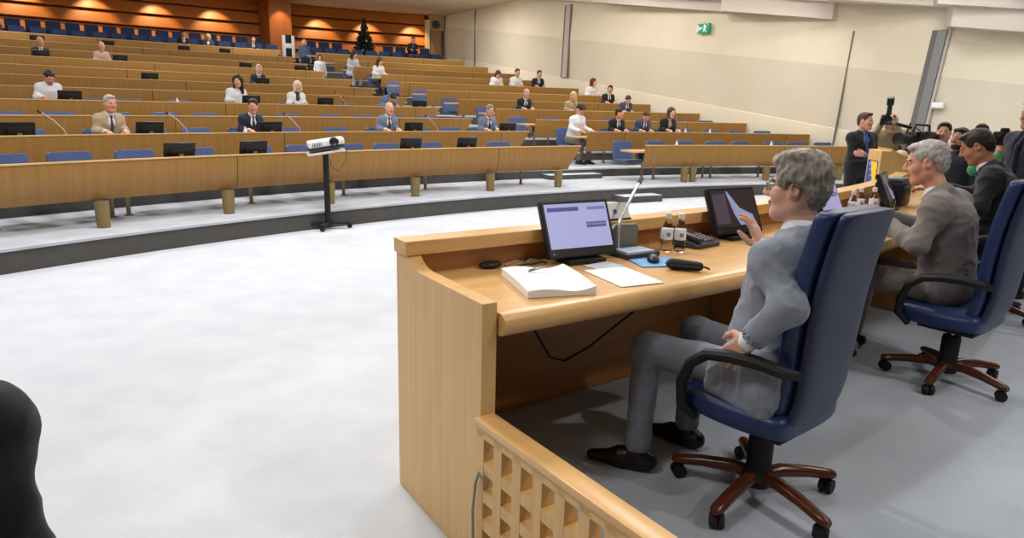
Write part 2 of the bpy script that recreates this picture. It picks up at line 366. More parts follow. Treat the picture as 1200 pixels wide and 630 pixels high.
for (sd, k), L in CH.items():
    L = sorted(L) if sd == 'L' else sorted(L, reverse=True)
    for i, a in enumerate(L):
        lab = 'blue padded chair behind the %s %s desk row, %s' % (ORD[k-1], 'left' if sd == 'L' else 'right', NUM[i])
        loc = P(Rr(k)+(1.0 if (sd, a) in (('R', 117.6), ('R', 119.75), ('R', 120.3)) else .86), a, tier(k)); rz = a+90+random.uniform(-5, 5); q = i % 2
        if q not in protos: protos[q] = hall_chair(lab, 1 if q else -1); protos[q].location = loc; protos[q].rotation_euler.z = math.radians(rz)
        else: dup(protos[q], loc, rz, lab)
# gallery seats behind the last desk row (tiny in the photo)
def gal_mesh():
    b = MB(); cushion(b, .52, .5, .09, .06, T4((0, -.22, .66)) @ R4(8, 'X')); cushion(b, .5, .46, .1, .05, T4((0, .02, .42)) @ R4(-88, 'X'))
    b.box((-.24, 0, .28), (.05, .4, .56), bev=.01); b.box((.24, 0, .28), (.05, .4, .56), bev=.01); return b
gp = tag(gal_mesh().obj('gallery_seat', BLUEG), 'dark blue upholstered seat in the gallery rows before the timber wall', 'chair', 'gallery seats before the timber back wall'); first = True
for k, r, aa in ((12, 43.38, [112.9+.84*i for i in range(10)]+[123.0+.86*i for i in range(20)]), (13, 45.1, [113.0+.8*i for i in range(10)]+[123.3+.82*i for i in range(20)])):
    for a in aa:
        if k == 13 and 116 < a < 118.2: continue
        o = gp if first else gp.copy()
        if not first: COL.objects.link(o)
        first = False; o.scale = (.95, .9, .84); o.location = P(r, a, tier(k)); o.rotation_euler.z = math.radians(a+90)

# ------------------------------------------------------------------ monitors on the desk rows
def row_monitor(label):
    t = thing('desk_monitor', label, 'monitor', (0, 0, 0), 0, 'black monitors on the desk rows')
    b = MB(); b.box((0, 0, .155), (.4, .03, .255), rx=-14, bev=.007); b.box((0, .024, .14), (.26, .03, .16), rx=-14, bev=.01); b.obj('casing', BLACKP, t)
    b = MB(); b.box((0, -.0165, .16), (.365, .003, .21), rx=-14); b.obj('screen', mat('screen_dark', '#20242c', .15), t)
    b = MB(); b.box((0, .05, .075), (.05, .02, .12), rx=-6); b.obj('neck', GREYP, t)
    b = MB(); b.lathe([(.1, 0), (.1, .01), (.03, .02)], n=16); b.obj('stand_base', BLACKP, t)
    b = MB(); b.box((0, .0435, .105), (.045, .004, .04), rx=-14); b.obj('white_patch', WHITEP, t)  # plain white patch low on the back of the casing
    return t
MON = {1: [140.74, 138.13, 131.22, 128.27], 2: [143.58, 139.58, 134.98, 128.13, 122.77], 4: [139.19, 132.04, 128.45, 123.3], 6: [133.86, 128.72], 8: [136.38, 133.24, 127.41, 124.52], 10: [135.2, 132.3, 128.83, 126.79]}
proto = None; PLC = ['leftmost in view', 'second from the left', 'third from the left', 'fourth from the left', 'nearest the aisle']
for k, L in MON.items():
    for i, a in enumerate(L):
        lab = 'black monitor seen from behind on the %s left desk row, %s' % (ORD[k-1], PLC[i])
        loc = P(Rr(k)+.19, a, Hh(k)-.098); rz = a+90
        if proto is None: proto = row_monitor(lab); proto.location = loc; proto.rotation_euler.z = math.radians(rz)
        else: dup(proto, loc, rz, lab)
# gooseneck microphones on the desks
MICM = mat('mic_silver', '#b9a7a0', .35, metal=.5)
def goose(label):
    t = thing('gooseneck_microphone', label, 'microphone', (0, 0, 0), 0, 'gooseneck microphones on the desk rows')
    b = MB(); b.box((0, 0, .015), (.1, .12, .03), bev=.008); b.obj('base', DKGREY, t)
    b = MB(); b.tube([(0, 0, .03), (.04, 0, .16), (.16, 0, .3), (.3, .02, .4)], .01, 6); b.obj('neck', MICM, t)
    b = MB(); b.tube([(.3, .02, .4), (.34, .02, .43)], .016, 8); b.obj('capsule', BLACKP, t); return t
proto = None
for k, a, l in ((2, 142.1, 'left of the man in beige'), (2, 138.1, 'right of the man in beige'), (2, 133.5, 'behind the projector'), (2, 126.6, 'between the bald man and the aisle'), (4, 127.2, 'right of the white-haired person')):
    lab = 'thin gooseneck microphone on the %s left row, %s' % (ORD[k-1], l); loc = P(Rr(k)+.3, a, Hh(k)-.101)
    if proto is None: proto = goose(lab); proto.location = loc; proto.rotation_euler.z = math.radians(a+90)
    else: dup(proto, loc, a+90, lab)
# water bottles and papers on the rows (few pixels each)
for i, (k, a, l) in enumerate(((2, 136.0, 'second left desk row beside the man in navy'), (4, 135.2, 'fourth left desk row'), (1, 115.1, 'front right desk row near its aisle end'), (1, 108.5, 'front right desk row, middle'), (2, 111.0, 'second right desk row before the brown-haired woman'), (2, 109.3, 'second right desk row, right of the brown-haired woman'))):
    b = MB(); b.lathe([(.03, 0), (.032, .01), (.032, .13), (.014, .17), (.014, .2), (.001, .2)], n=10); o = b.obj('water_bottle', mat('row_bottle', '#dfe3e6', .2), None, P(Rr(k)+.22, a, Hh(k)-.101)); tag(o, 'small clear water bottle on the ' + l, 'bottle', 'water bottles on the desk rows')

# ------------------------------------------------------------------ implicit surfaces for people
def U(v): v = np.asarray(v, float); return v/np.linalg.norm(v)
class SDF:
    def __init__(s): s.p = []
    def cap(s, a, b, ra, rb=None, k=.02, m=0, sub=False):
        a = np.asarray(a, float); b = np.asarray(b, float); rb = ra if rb is None else rb; r = max(ra, rb)
        def f(x):
            ab = b-a; t = np.clip(((x-a)@ab)/max(ab@ab, 1e-9), 0, 1); return np.linalg.norm(x-a-t[..., None]*ab, axis=-1)-(ra+(rb-ra)*t)
        s.p.append((f, np.minimum(a, b)-r, np.maximum(a, b)+r, k, m, sub)); return s
    def ell(s, c, r, R=None, k=.02, m=0, sub=False):
        c = np.asarray(c, float); r = np.asarray(r, float); R = np.eye(3) if R is None else R; e = np.sqrt(((R*r)**2).sum(1))
        def f(x):
            q = (x-c)@R; k0 = np.linalg.norm(q/r, axis=-1); k1 = np.linalg.norm(q/r**2, axis=-1); return k0*(k0-1)/np.maximum(k1, 1e-6)
        s.p.append((f, c-e, c+e, k, m, sub)); return s
    def box(s, c, h, R=None, rd=.01, k=.02, m=0, sub=False):
        c = np.asarray(c, float); h = np.asarray(h, float)-rd; R = np.eye(3) if R is None else R; e = np.abs(R)@(h+rd)
        def f(x):
            q = np.abs((x-c)@R)-h; return np.linalg.norm(np.maximum(q, 0), axis=-1)+np.minimum(q.max(-1), 0)-rd
        s.p.append((f, c-e, c+e, k, m, sub)); return s
    def mesh(s, name, h, nm=1, wrinkle=0, wf=14):
        add = [q for q in s.p if not q[5]]
        lo = np.min([q[1] for q in add], 0)-2.5*h; hi = np.max([q[2] for q in add], 0)+2.5*h
        n = np.ceil((hi-lo)/h).astype(int)+1; F = np.full(n, .2, np.float32)
        for f, a, b, k, m, sub in s.p:
            mg = k+2*h+.02
            i0 = np.maximum(np.floor((a-mg-lo)/h).astype(int), 0); i1 = np.minimum(np.ceil((b+mg-lo)/h).astype(int)+1, n)
            if (i1 <= i0).any(): continue
            sl = tuple(slice(p, q) for p, q in zip(i0, i1))
            g = np.stack(np.meshgrid(*[lo[d]+h*np.arange(i0[d], i1[d]) for d in range(3)], indexing='ij'), -1); d = f(g); c = F[sl]
            if sub:
                d = -d; e = np.maximum(k-np.abs(c-d), 0)/k; F[sl] = np.maximum(c, d)+e*e*k/4
            else:
                e = np.maximum(k-np.abs(c-d), 0)/k; F[sl] = np.minimum(c, d)-e*e*k/4
        I = F < 0; C = np.zeros(np.array(n)-1, np.int8)
        for dx in (0, 1):
            for dy in (0, 1):
                for dz in (0, 1): C += I[dx:n[0]-1+dx, dy:n[1]-1+dy, dz:n[2]-1+dz]
        cell = np.argwhere((C > 0) & (C < 8)); idx = np.full(C.shape, -1, np.int64); idx[tuple(cell.T)] = np.arange(len(cell))
        acc = np.zeros((len(cell), 3)); cnt = np.zeros(len(cell)); O = np.array([(x, y, z) for x in (0, 1) for y in (0, 1) for z in (0, 1)])
        for i in range(8):
            for j in range(i+1, 8):
                if np.abs(O[i]-O[j]).sum() != 1: continue
                fa = F[tuple((cell+O[i]).T)]; fb = F[tuple((cell+O[j]).T)]; x = (fa < 0) != (fb < 0)
                t = np.where(x, fa/np.where(x, fa-fb, 1), 0)[:, None]; acc += np.where(x[:, None], O[i]+(O[j]-O[i])*t, 0); cnt += x
        V = lo+h*(cell+acc/cnt[:, None]); Q = []
        for ax in range(3):
            a1, a2 = (ax+1) % 3, (ax+2) % 3
            s0 = [slice(None)]*3; s1 = [slice(None)]*3; s0[ax] = slice(0, n[ax]-1); s1[ax] = slice(1, n[ax])
            E = np.argwhere(I[tuple(s0)] != I[tuple(s1)]); E = E[(E[:, a1] > 0) & (E[:, a2] > 0)]
            if not len(E): continue
            ins = I[tuple(E.T)]; d1 = np.zeros(3, int); d1[a1] = 1; d2 = np.zeros(3, int); d2[a2] = 1
            q = np.stack([idx[tuple((E-d1-d2).T)], idx[tuple((E-d2).T)], idx[tuple(E.T)], idx[tuple((E-d1).T)]], 1)
            q[~ins] = q[~ins][:, ::-1]; Q.append(q)
        Q = np.concatenate(Q); Q = Q[(Q >= 0).all(1)]
        me = bpy.data.meshes.new(name); me.from_pydata(V.tolist(), [], Q.tolist())
        me.polygons.foreach_set('use_smooth', np.ones(len(Q), bool))
        if nm > 1:
            c = V[Q].mean(1); best = np.full(len(c), 9.); mi = np.zeros(len(c), int)
            for f, a, b, k, m, sub in s.p:
                if sub: continue
                d = f(c)-(.0015 if m else 0); w = d < best; best[w] = d[w]; mi[w] = m
            me.polygons.foreach_set('material_index', mi)
        for _ in range(nm): me.materials.append(None)
        me.update()
        if wrinkle:
            N = np.empty(len(V)*3); me.vertices.foreach_get('normal', N); N = N.reshape(-1, 3)
            def fold(p):
                w = noise.noise(Vector((p[0]*5, p[1]*5, p[2]*5)))*.6
                n1 = noise.noise(Vector((p[0]*wf*.7+w, p[1]*wf*.7, p[2]*wf*.9+2*w))); n2 = noise.noise(Vector((p[0]*wf*1.9+7, p[1]*wf*1.9, p[2]*wf*1.5)))
                return (1-abs(n1))**4-.45+.35*n2
            D = np.array([fold(p) for p in V])
            V = V+N*(D*wrinkle)[:, None]; me.vertices.foreach_set('co', V.astype(np.float32).ravel()); me.update()
        return me
def rotm(yaw=0, pitch=0, roll=0):
    return np.array((R4(yaw, 'Z') @ R4(pitch, 'X') @ R4(roll, 'Y')).to_3x3())
def head_sdf(s, c, R, detail=True, beard=False):
    h = lambda p: c+R@np.asarray(p, float); bm_ = 4 if detail else 0
    s.ell(h((0, -.014, .028)), (.074, .095, .09), R, .03); s.ell(h((0, .028, -.042)), (.058, .064, .078), R, .03); s.ell(h((0, -.005, -.045)), (.062, .065, .055), R, .03)
    s.cap(h((-.012, .068, -.1)), h((.012, .068, -.1)), .02, k=.03, m=4 if beard else 0)
    for x in (-1, 1):
        s.ell(h((x*.036, .056, -.03)), (.028, .03, .03), R, .02); s.cap(h((x*.052, .0, -.07)), h((x*.02, .062, -.1)), .02, .02, k=.03, m=4 if beard else 0)
        s.ell(h((x*.078, -.008, -.006)), (.011, .021, .034), R@rotm(-x*18, 0, 0), .008); s.ell(h((x*.076, .004, -.022)), (.012, .013, .014), R, .008)
        s.ell(h((x*.085, -.008, .0)), (.008, .011, .018), R, .006, 0, True)
        s.ell(h((x*.031, .096, .008)), (.02, .013, .013), R, .012, 0, True)
        s.ell(h((x*.031, .079, .008)), (.0135, .0125, .0115), R, .003, 2 if detail else 0); s.ell(h((x*.031, .088 if detail else .084, .008)), (.006, .006, .006) if detail else (.01, .008, .006), R, .002, 3)
        s.cap(h((x*.014, .092, .028)), h((x*.05, .078, .03)), .0065, .005, k=.006, m=bm_)
    s.cap(h((0, .088, .018)), h((0, .112, -.022)), .009, .013, k=.014); s.ell(h((-.012, .1, -.028)), (.009, .012, .009), R, .01); s.ell(h((.012, .1, -.028)), (.009, .012, .009), R, .01)
    s.ell(h((0, .093, -.056)), (.024, .009, .006), R, .004, 1); s.ell(h((0, .091, -.066)), (.02, .009, .006), R, .004, 1)
    if beard: s.ell(h((0, .086, -.082)), (.03, .018, .02), R, .015, 4); s.ell(h((0, .098, -.045)), (.024, .008, .006), R, .006, 4)
def hand_sdf(s, w, d, n, left, curl=(.35, .45, .3), spread=.05, sc=1.0, k=.008, fat=1.0, thumb=.7):
    w = np.asarray(w, float); d = U(d); n = np.asarray(n, float); n = U(n-d*(n@d)); th = np.cross(d, n)*(1 if left else -1)
    for i, (o, L, dl) in enumerate(((.03, .074, .088), (.01, .082, .093), (-.01, .076, .09), (-.029, .06, .082))):
        kn = w+sc*(d*dl+th*o); s.cap(w+sc*(d*.012+th*o*.55), kn, .0135*fat*sc, .0115*fat*sc, k=.018)
        a = 0; p = kn; base = U(d+th*(o/.03)*spread)
        for j, fr in enumerate((.46, .3, .24)):
            a += curl[j]*(1+.12*(i-1)); dd = base*math.cos(a)-n*math.sin(a); q = p+dd*L*fr*sc; s.cap(p, q, (.0098-.0009*j)*fat*sc*(1-.05*(i == 3)), (.0092-.0012*j)*fat*sc, k=k*.7); p = q
    p = w+sc*(d*.022+th*.022-n*.004); q = p+sc*.045*U(d*.62+th*thumb-n*.35); e = q+sc*.034*U(d*.85+th*thumb*.4-n*.3); f = e+sc*.026*U(d*.95+th*.1-n*.35)
    s.cap(p, q, .015*fat*sc, .0118*fat*sc, k=.014); s.cap(q, e, .0115*fat*sc, .0105*fat*sc, k=k); s.cap(e, f, .0105*fat*sc, .008*fat*sc, k=k)
def A3(*p): return np.array(p, float)
def torso(s, J, e, k=.06, low=True):
    pel, che, nk = J['pel'], J['che'], J['nk']; rp = U(J['hipR']-J['hipL']); rc = U(J['shR']-J['shL']); up = U(nk-che)
    for x in (-1, 1):
        s.cap(pel+rp*x*.072, che+rc*x*.08, .098+e, .1+e, k=k); s.cap(che+up*.04+rc*x*.05, J['shR' if x > 0 else 'shL']-up*.01, .085+e, .06+e, k=k)
        s.cap(nk-up*.03+rc*x*.02, J['shR' if x > 0 else 'shL']+up*.0, .045+e, .048+e, k=k)
    s.cap(pel, che, .1+e, .108+e, k=k)
def arms(s, J, r, sides='LR', k=.03, ext=0):
    for q in sides:
        sh, el, wr = J['sh'+q], J['el'+q], J['wr'+q]; s.cap(sh, el, r[0], r[1], k=k); s.cap(el, el+(wr-el)*(1+ext), r[1], r[2], k=k)
def build_person(J, st):
    """returns dict of part name -> mesh, all in the person's own frame"""
    J = {k: (np.asarray(v, float) if not isinstance(v, dict) else v) for k, v in J.items()}
    out = {}; hr, cr = st.get('res', .012), st.get('cres', .014); hd = J['hd']; R = rotm(*st.get('hrot', (0, 0, 0))); up = U(J['nk']-J['che']); rc = U(J['shR']-J['shL']); fw = np.cross(up, rc)
    s = SDF(); torso(s, J, -.012 if hr < .01 else -.02); arms(s, J, (.046, .038, .028) if hr < .01 else (.04, .034, .027)); s.cap(J['nk']-up*.04, hd+R@A3(0, -.018, -.06), .06, .054, k=.03)
    for q in 'LR': s.cap(J['hip'+q], J['kn'+q], .078, .052, k=.04); s.cap(J['kn'+q], J['an'+q], .05, .035, k=.03); s.cap(J['an'+q]+A3(0, 0, -.03), J['an'+q]+J.get('toe'+q, A3(0, .15, -.06))*.55+A3(0, 0, -.015), .028, .018, k=.02)
    head_sdf(s, hd, R, hr < .006, st.get('beard', False))
    for q in 'LR':
        h = st.get('hand'+q)
        if h: hand_sdf(s, J['wr'+q], h[0], h[1], q == 'L', *(h[2:]), **st.get('hk', {}))
    out['body'] = s.mesh('body', hr, 5)
    # trousers / skirt
    s = SDF(); rp = U(J['hipR']-J['hipL'])
    for q in 'LR': s.cap(J['hip'+q], J['kn'+q], .096, .068, k=.03); s.cap(J['kn'+q], J['an'+q]+(J['kn'+q]-J['an'+q])*.06, .066, .054, k=.03)
    s.cap(J['pel']-rp*.07, J['pel']+rp*.07, .112, k=.04); s.cap(J['pel'], J['pel']+(J['che']-J['pel'])*.3, .12, .115, k=.05)
    out['trousers'] = s.mesh('trousers', cr, 1, st.get('wr', 0)*.8)
    for q in 'LR':
        s = SDF(); an = J['an'+q]; toe = J.get('toe'+q, A3(0, .15, -.06)); f = U(A3(toe[0], toe[1], 0)); z0 = an[2]-.085
        base = A3(an[0], an[1], z0); s.cap(base-f*.05+A3(0, 0, .038), base+f*.07+A3(0, 0, .04), .042, .043, k=.03); s.cap(base+f*.07+A3(0, 0, .032), base+f*.2+A3(0, 0, .02), .042, .024, k=.03); s.cap(base+A3(0, 0, .05), an+A3(0, 0, -.01), .042, .04, k=.03)
        s.box(base+A3(0, 0, -.06), (.4, .4, .062), None, .001, .004, 0, True)
        out['shoe'+q] = s.mesh('shoe', cr*.8)
    # upper clothing
    top = st.get('top', 'jacket'); mid = J['pel']*.45+J['che']*.55
    if top == 'jacket':
        s = SDF(); torso(s, J, .004 if hr < .01 else -.008); arms(s, J, (.054, .046, .036) if hr < .01 else (.045, .04, .032), ext=.06); s.cap(J['nk']-up*.04, J['nk']-up*.0+fw*.006, .078, .07, k=.015)
        out['shirt'] = s.mesh('shirt', cr)
        fine = hr < .01; s = SDF(); torso(s, J, .02 if fine else .01); arms(s, J, (.07, .056, .049) if fine else (.056, .051, .045), k=.04, ext=-.05)
        for x in (-1, 1): s.cap(J['pel']+rp*x*.1-U(J['che']-J['pel'])*.02, J['pel']+rp*x*.09+U(J['che']-J['pel'])*.15, .1, .1, k=.05)
        for x in (-1, 1): s.cap(J['nk']-fw*.04+rc*x*.04+up*.0, J['nk']+fw*.05+rc*x*.06-up*.07, .03, .03, k=.02)
        s.cap(J['nk']-up*.07-fw*.005, J['nk']-up*.03-fw*.0, .1, .09, k=.025)
        for kind, *c in st.get('jx', ()): getattr(s, kind)(*c)
        s.cap(J['nk']+fw*.1+up*.06, J['nk']+fw*.14-up*.1, .062, .062, k=.012, sub=True); s.cap(J['nk']+fw*.14-up*.1, mid+fw*.17, .062, .012, k=.012, sub=True); s.cap(J['nk']+fw*.025+up*.015, J['nk']+fw*.025+up*.13, .062, .07, k=.008, sub=True)
        for q in 'LR': w = J['wr'+q]; d = U(w-J['el'+q]); s.cap(w-d*.005, w+d*.06, .043, k=.006, sub=True)
        out['jacket'] = s.mesh('jacket', cr, 1, st.get('wr', 0))
        if st.get('tie', True):
            s = SDF(); c0 = J['nk']+fw*.075-up*.01; c1 = J['che']+fw*.128+up*.02; c2 = mid+fw*.135-U(J['che']-J['pel'])*.05
            s.cap(c0, c0-up*.03, .02, .013, k=.01); s.cap(c0-up*.03, c1, .014, .02, k=.01); s.cap(c1, c2, .02, .028, k=.01); out['tie'] = s.mesh('tie', cr*.8)
    else:
        s = SDF(); torso(s, J, .002); e = -.03 if top == 'shirt' else -.55
        if top == 'shirt': arms(s, J, (.054, .048, .04), ext=-.04)
        else: arms(s, J, (.058, .055, .052), ext=-.7)
        s.cap(J['nk']-up*.04, J['nk']-up*.005, .078, .07, k=.015)
        out['shirt'] = s.mesh('shirt', cr, 1, st.get('wr', 0))
    # hair
    h = lambda p: hd+R@np.asarray(p, float); ht = st.get('hair', 'short'); s = SDF(); t = st.get('hv', 0)
    if ht != 'none':
        if ht in ('short', 'full'):
            v = .008 if ht == 'full' else 0
            s.ell(h((0, -.022, .034+v)), (.083+v, .1+v, .092+v), R, .02); s.ell(h((0, -.06, -.02)), (.07+v*.5, .058, .065), R, .03)
            if ht == 'full':
                s.ell(h((.0, .045, .098)), (.06, .045, .03), R, .03); s.ell(h((-.02, .0, .115)), (.06, .06, .025), R, .02); s.ell(h((.03, -.05, .1)), (.05, .05, .03), R, .02)
                for x in (-1, 1): s.ell(h((x*.074, .012, .03)), (.014, .035, .04), R, .02)
            else: s.ell(h((0, .05, .095)), (.055, .035, .022), R, .02)
            s.ell(h((0, .125, -.01)), (.09, .078, .105), R, .02, 0, True); s.box(h((0, .06, -.09)), (.12, .1, .08), R, .01, .02, 0, True)
            for x in (-1, 1): s.ell(h((x*.085, .0, -.012)), (.024, .03, .038), R, .012, 0, True)
            s.box(h((0, 0, -.17)), (.15, .2, .085), R, .01, .02, 0, True)
        elif ht == 'bald':
            s.ell(h((0, -.04, -.005)), (.078, .072, .05), R, .02); s.ell(h((0, .09, 0)), (.1, .09, .1), R, .015, 0, True); s.box(h((0, 0, -.16)), (.15, .2, .085), R, .01, .02, 0, True); s.ell(h((0, .0, .06)), (.06, .09, .05), R, .01, 0, True)
        elif ht in ('long', 'bob'):
            s.ell(h((0, -.02, .034)), (.09, .108, .096), R, .02); z = -.24 if ht == 'long' else -.1
            for x in (-1, 1): s.cap(h((x*.068, -.02, .02)), h((x*.078, .01, z)), .04, .03, k=.04)
            s.cap(h((0, -.06, 0)), h((0, -.07, z)), .075, .06, k=.04); s.ell(h((0, .115, -.03)), (.066, .09, .1), R, .02, 0, True)
        out['hair'] = s.mesh('hair', cr*.8 if hr > .009 else .006, 1, st.get('hw', .004), 30)
    return out
def place_person(name, label, loc, rz, parts, mats, group=None, scale=1):
    t = thing(name, label, 'person', loc, rz, group); t.scale = (scale,)*3
    nmz = {'shoeL': 'shoe', 'shoeR': 'shoe'}
    for k, me in parts.items():
        o = bpy.data.objects.new(nmz.get(k, k), me); COL.objects.link(o); o.parent = t
        ml = mats.get(k, mats.get(nmz.get(k, k)))
        ml = ml if isinstance(ml, (list, tuple)) else [ml]
        for i, sl in enumerate(o.material_slots): sl.link = 'OBJECT'; sl.material = ml[min(i, len(ml)-1)]
    return t
def bodym(skin, hair): return [skin, LIP, EYEW, EYED, hair]
def pm(skin, hair, jacket=None, shirt=None, tie=None, trousers=None, shoe=None):
    return {'body': bodym(skin, hair), 'hair': hair, 'jacket': jacket, 'shirt': shirt or C_WHITE, 'tie': tie or C_TIED, 'trousers': trousers or C_DGREY, 'shoe': shoe or C_SHOE}
def seated(lean=.12, head=None, wr=((-.14, .32), (.14, .32)), wz=.75):
    h = head or (0, .17+lean*.6, 1.16)
    return dict(pel=(0, 0, .52), che=(0, lean, .87), nk=(0, .02+lean*1.25, 1.0), hd=h, hipL=(-.09, 0, .5), hipR=(.09, 0, .5), knL=(-.13, .42, .475), knR=(.13, .42, .475), anL=(-.13, .36, .085), anR=(.13, .36, .085),
                shL=(-.142, lean+.01, .935), shR=(.142, lean+.01, .935), elL=(-.205, .08+lean*.5, .75), elR=(.205, .08+lean*.5, .75), wrL=(wr[0][0], wr[0][1], wz), wrR=(wr[1][0], wr[1][1], wz))
FL = ((.15, 1, -.05), (0, .1, 1)); FR = ((-.15, 1, -.05), (0, .1, 1)); HK = dict(fat=1.25)
_pc = {}
def hall_person(pose, top, hair, tie=True):
    key = (pose, top, hair, tie)
    if key not in _pc:
        J = {'fwd': seated(.1), 'down': seated(.16, (0, .3, 1.1)), 'left': seated(.1), 'right': seated(.1), 'low': seated(.2, (0, .4, .95))}[pose]
        rot = {'fwd': (0, -6, 0), 'down': (0, -38, 0), 'left': (38, -6, 0), 'right': (-35, -12, 0), 'low': (0, -60, 0)}[pose]
        _pc[key] = build_person(J, dict(res=.0125, cres=.014, top=top, hair=hair, tie=tie, hrot=rot, handL=FL, handR=FR, hk=HK, wr=.003))
    return _pc[key]
def sit(k, a, label, pose, top, hair, m, tie=True, dr=.82, sc=1, dz=.055, turn=0, ):
    return place_person('person', label, P(Rr(k)+dr, a, tier(k)+dz-(sc-1)*.35), a+90+turn, hall_person(pose, top, hair, tie), m, None, sc)
sit(2, 140.44, 'grey-haired person in a beige suit at the second left desk row', 'fwd', 'jacket', 'short', pm(SKIN, H_SILV, C_BEIGE, C_WHITE, C_PURP))
sit(2, 135.22, 'dark-haired person in a navy suit at the second left desk row', 'right', 'jacket', 'short', pm(SKIN, H_DARK, C_NAVY))
sit(2, 128.86, 'bald person in a blue-grey suit at the second left desk row', 'fwd', 'jacket', 'bald', pm(SKIN2, H_SILV, C_LBLUE))
sit(2, 123.25, 'person in a light blue suit at the aisle end of the second left desk row', 'fwd', 'jacket', 'short', pm(SKIN, H_GREY, C_LBLUE))
sit(4, 139.6, 'person in a white shirt bent over papers beside a monitor, far left', 'down', 'shirt', 'short', pm(SKIN, H_DARK, None, C_WHITE), sc=1.05)
sit(4, 132.3, 'person with long black hair and a white top at the fourth left row', 'right', 'shirt', 'long', pm(SKIN2, H_DARK, None, C_WHITE), sc=1.08)
sit(4, 129.47, 'white-haired person in a white jacket at the fourth left desk row', 'fwd', 'jacket', 'bob', pm(SKIN2, H_WHITE, C_WHITE, C_DGREY), tie=False)
sit(4, 124.6, 'person in a checked blue shirt bent low over the fourth left desk row', 'low', 'shirt', 'short', pm(SKIN, H_DARK, None, C_CHECK))
sit(6, 128.6, 'grey-haired person in a dark suit at the sixth left desk row', 'fwd', 'jacket', 'short', pm(SKIN2, H_SILV, C_NAVY))
sit(8, 136.2, 'fair-haired person peeping over a monitor at the eighth left desk row', 'fwd', 'jacket', 'short', pm(SKIN, H_BLOND, C_DGREY))
sit(8, 133.8, 'bald person in a pink top at the eighth left desk row', 'fwd', 'shirt', 'bald', pm(SKIN2, H_WHITE, None, mat('cloth_pink', '#c9a9a4', .8)))
sit(11, 128.0, 'dark-haired person at the rearmost left desk row, furthest left of three', 'fwd', 'jacket', 'short', pm(SKIN3, H_DARK, C_BLACK))
sit(11, 126.8, 'fair-haired person at the rearmost left desk row, middle of three', 'down', 'jacket', 'bob', pm(SKIN, H_BLOND, C_DGREY), tie=False)
sit(11, 124.4, 'dark-suited person at the rearmost left desk row beside the column', 'fwd', 'jacket', 'short', pm(SKIN, H_DARK, C_NAVY))
sit(2, 114.99, 'dark-haired person in a black suit beside the white-shirted one, second right row', 'left', 'jacket', 'short', pm(SKIN, H_DARK, C_BLACK))
sit(2, 113.3, 'dark-haired person in a violet-blue suit, second right desk row', 'down', 'jacket', 'short', pm(SKIN, H_BROWN, C_VIOL))
sit(2, 111.5, 'person with brown wavy hair in a dark jacket, second right desk row', 'fwd', 'jacket', 'bob', pm(SKIN2, H_BROWN, C_BLACK, C_BEIGE), tie=False, sc=1.05)
sit(4, 116.3, 'bald person in a navy suit and white shirt, fourth right desk row', 'fwd', 'jacket', 'bald', pm(SKIN2, H_SILV, C_NAVY), sc=1.04)
sit(4, 113.18, 'blond person with long hair, fourth right desk row', 'right', 'shirt', 'long', pm(SKIN2, H_BLOND, None, C_BEIGE))
sit(4, 109.5, 'person in a violet-blue jacket looking down, fourth right desk row', 'down', 'jacket', 'short', pm(SKIN, H_DARK, C_VIOL))
sit(5, 108.75, 'dark-haired person in black at the wall end of the fifth right row', 'right', 'jacket', 'short', pm(SKIN, H_DARK, C_BLACK), sc=1.05)
sit(6, 108.25, 'auburn-haired person in white at the wall end of the sixth right row', 'left', 'shirt', 'bob', pm(SKIN2, H_RED, None, C_WHITE), sc=1.08)
sit(7, 113.4, 'auburn-haired person in white bowing left, seventh right desk row', 'down', 'shirt', 'bob', pm(SKIN2, H_RED, None, C_WHITE), sc=1.08)
sit(7, 112.05, 'dark-haired person in white, seventh right desk row', 'fwd', 'shirt', 'short', pm(SKIN, H_DARK, None, C_WHITE), sc=1.12)
sit(7, 110.55, 'dark-haired person in a black suit, seventh right desk row by the wall', 'fwd', 'jacket', 'short', pm(SKIN, H_DARK, C_BLACK), sc=1.1)
sit(12, 114.58, 'dark-clothed person with a blue tie in the gallery right of the tree', 'fwd', 'jacket', 'short', pm(SKIN, H_DARK, C_BLACK, C_BLUE, C_TIEB), dr=-.45, sc=1.1, dz=.1)
# people sitting sideways at the aisle ends
JS = seated(.12, (0, .22, 1.14), ((-.2, .36), (.16, .38)), .7)
sideA = build_person(JS, dict(res=.0125, cres=.014, top='shirt', hair='short', hrot=(0, -50, 0), handL=FL, handR=FR, hk=HK, wr=.006))
sideB = build_person(JS, dict(res=.0125, cres=.014, top='shirt', hair='long', hrot=(25, -20, 0), handL=FL, handR=FR, hk=HK, wr=.006))
place_person('person', 'person in a white shirt hunched sideways at the aisle end, second right row', P(Rr(2)+.9, 117.6, tier(2)+.0), 117.6+90+12, sideA, pm(SKIN, H_DARK, None, C_WHITE, None, cloth('grey_khaki', '#6f6a60')), None, 1.12)
place_person('person', 'brown-haired person in white sitting cross-armed on the aisle, eighth right row', P(Rr(8)+.9, 119.75, tier(8)+.0), 120+90+15, sideB, pm(SKIN2, H_BROWN, None, C_WHITE, None, C_NAVY), None, 1.12)
place_person('person', 'dark-haired person in a grey top sitting on the aisle, ninth right row', P(Rr(9)+.9, 120.3, tier(9)+.0), 120+90+15, sideB, pm(SKIN2, H_DARK, None, C_LGREY, None, C_LGREY), None, 1.12)

ZR = .25
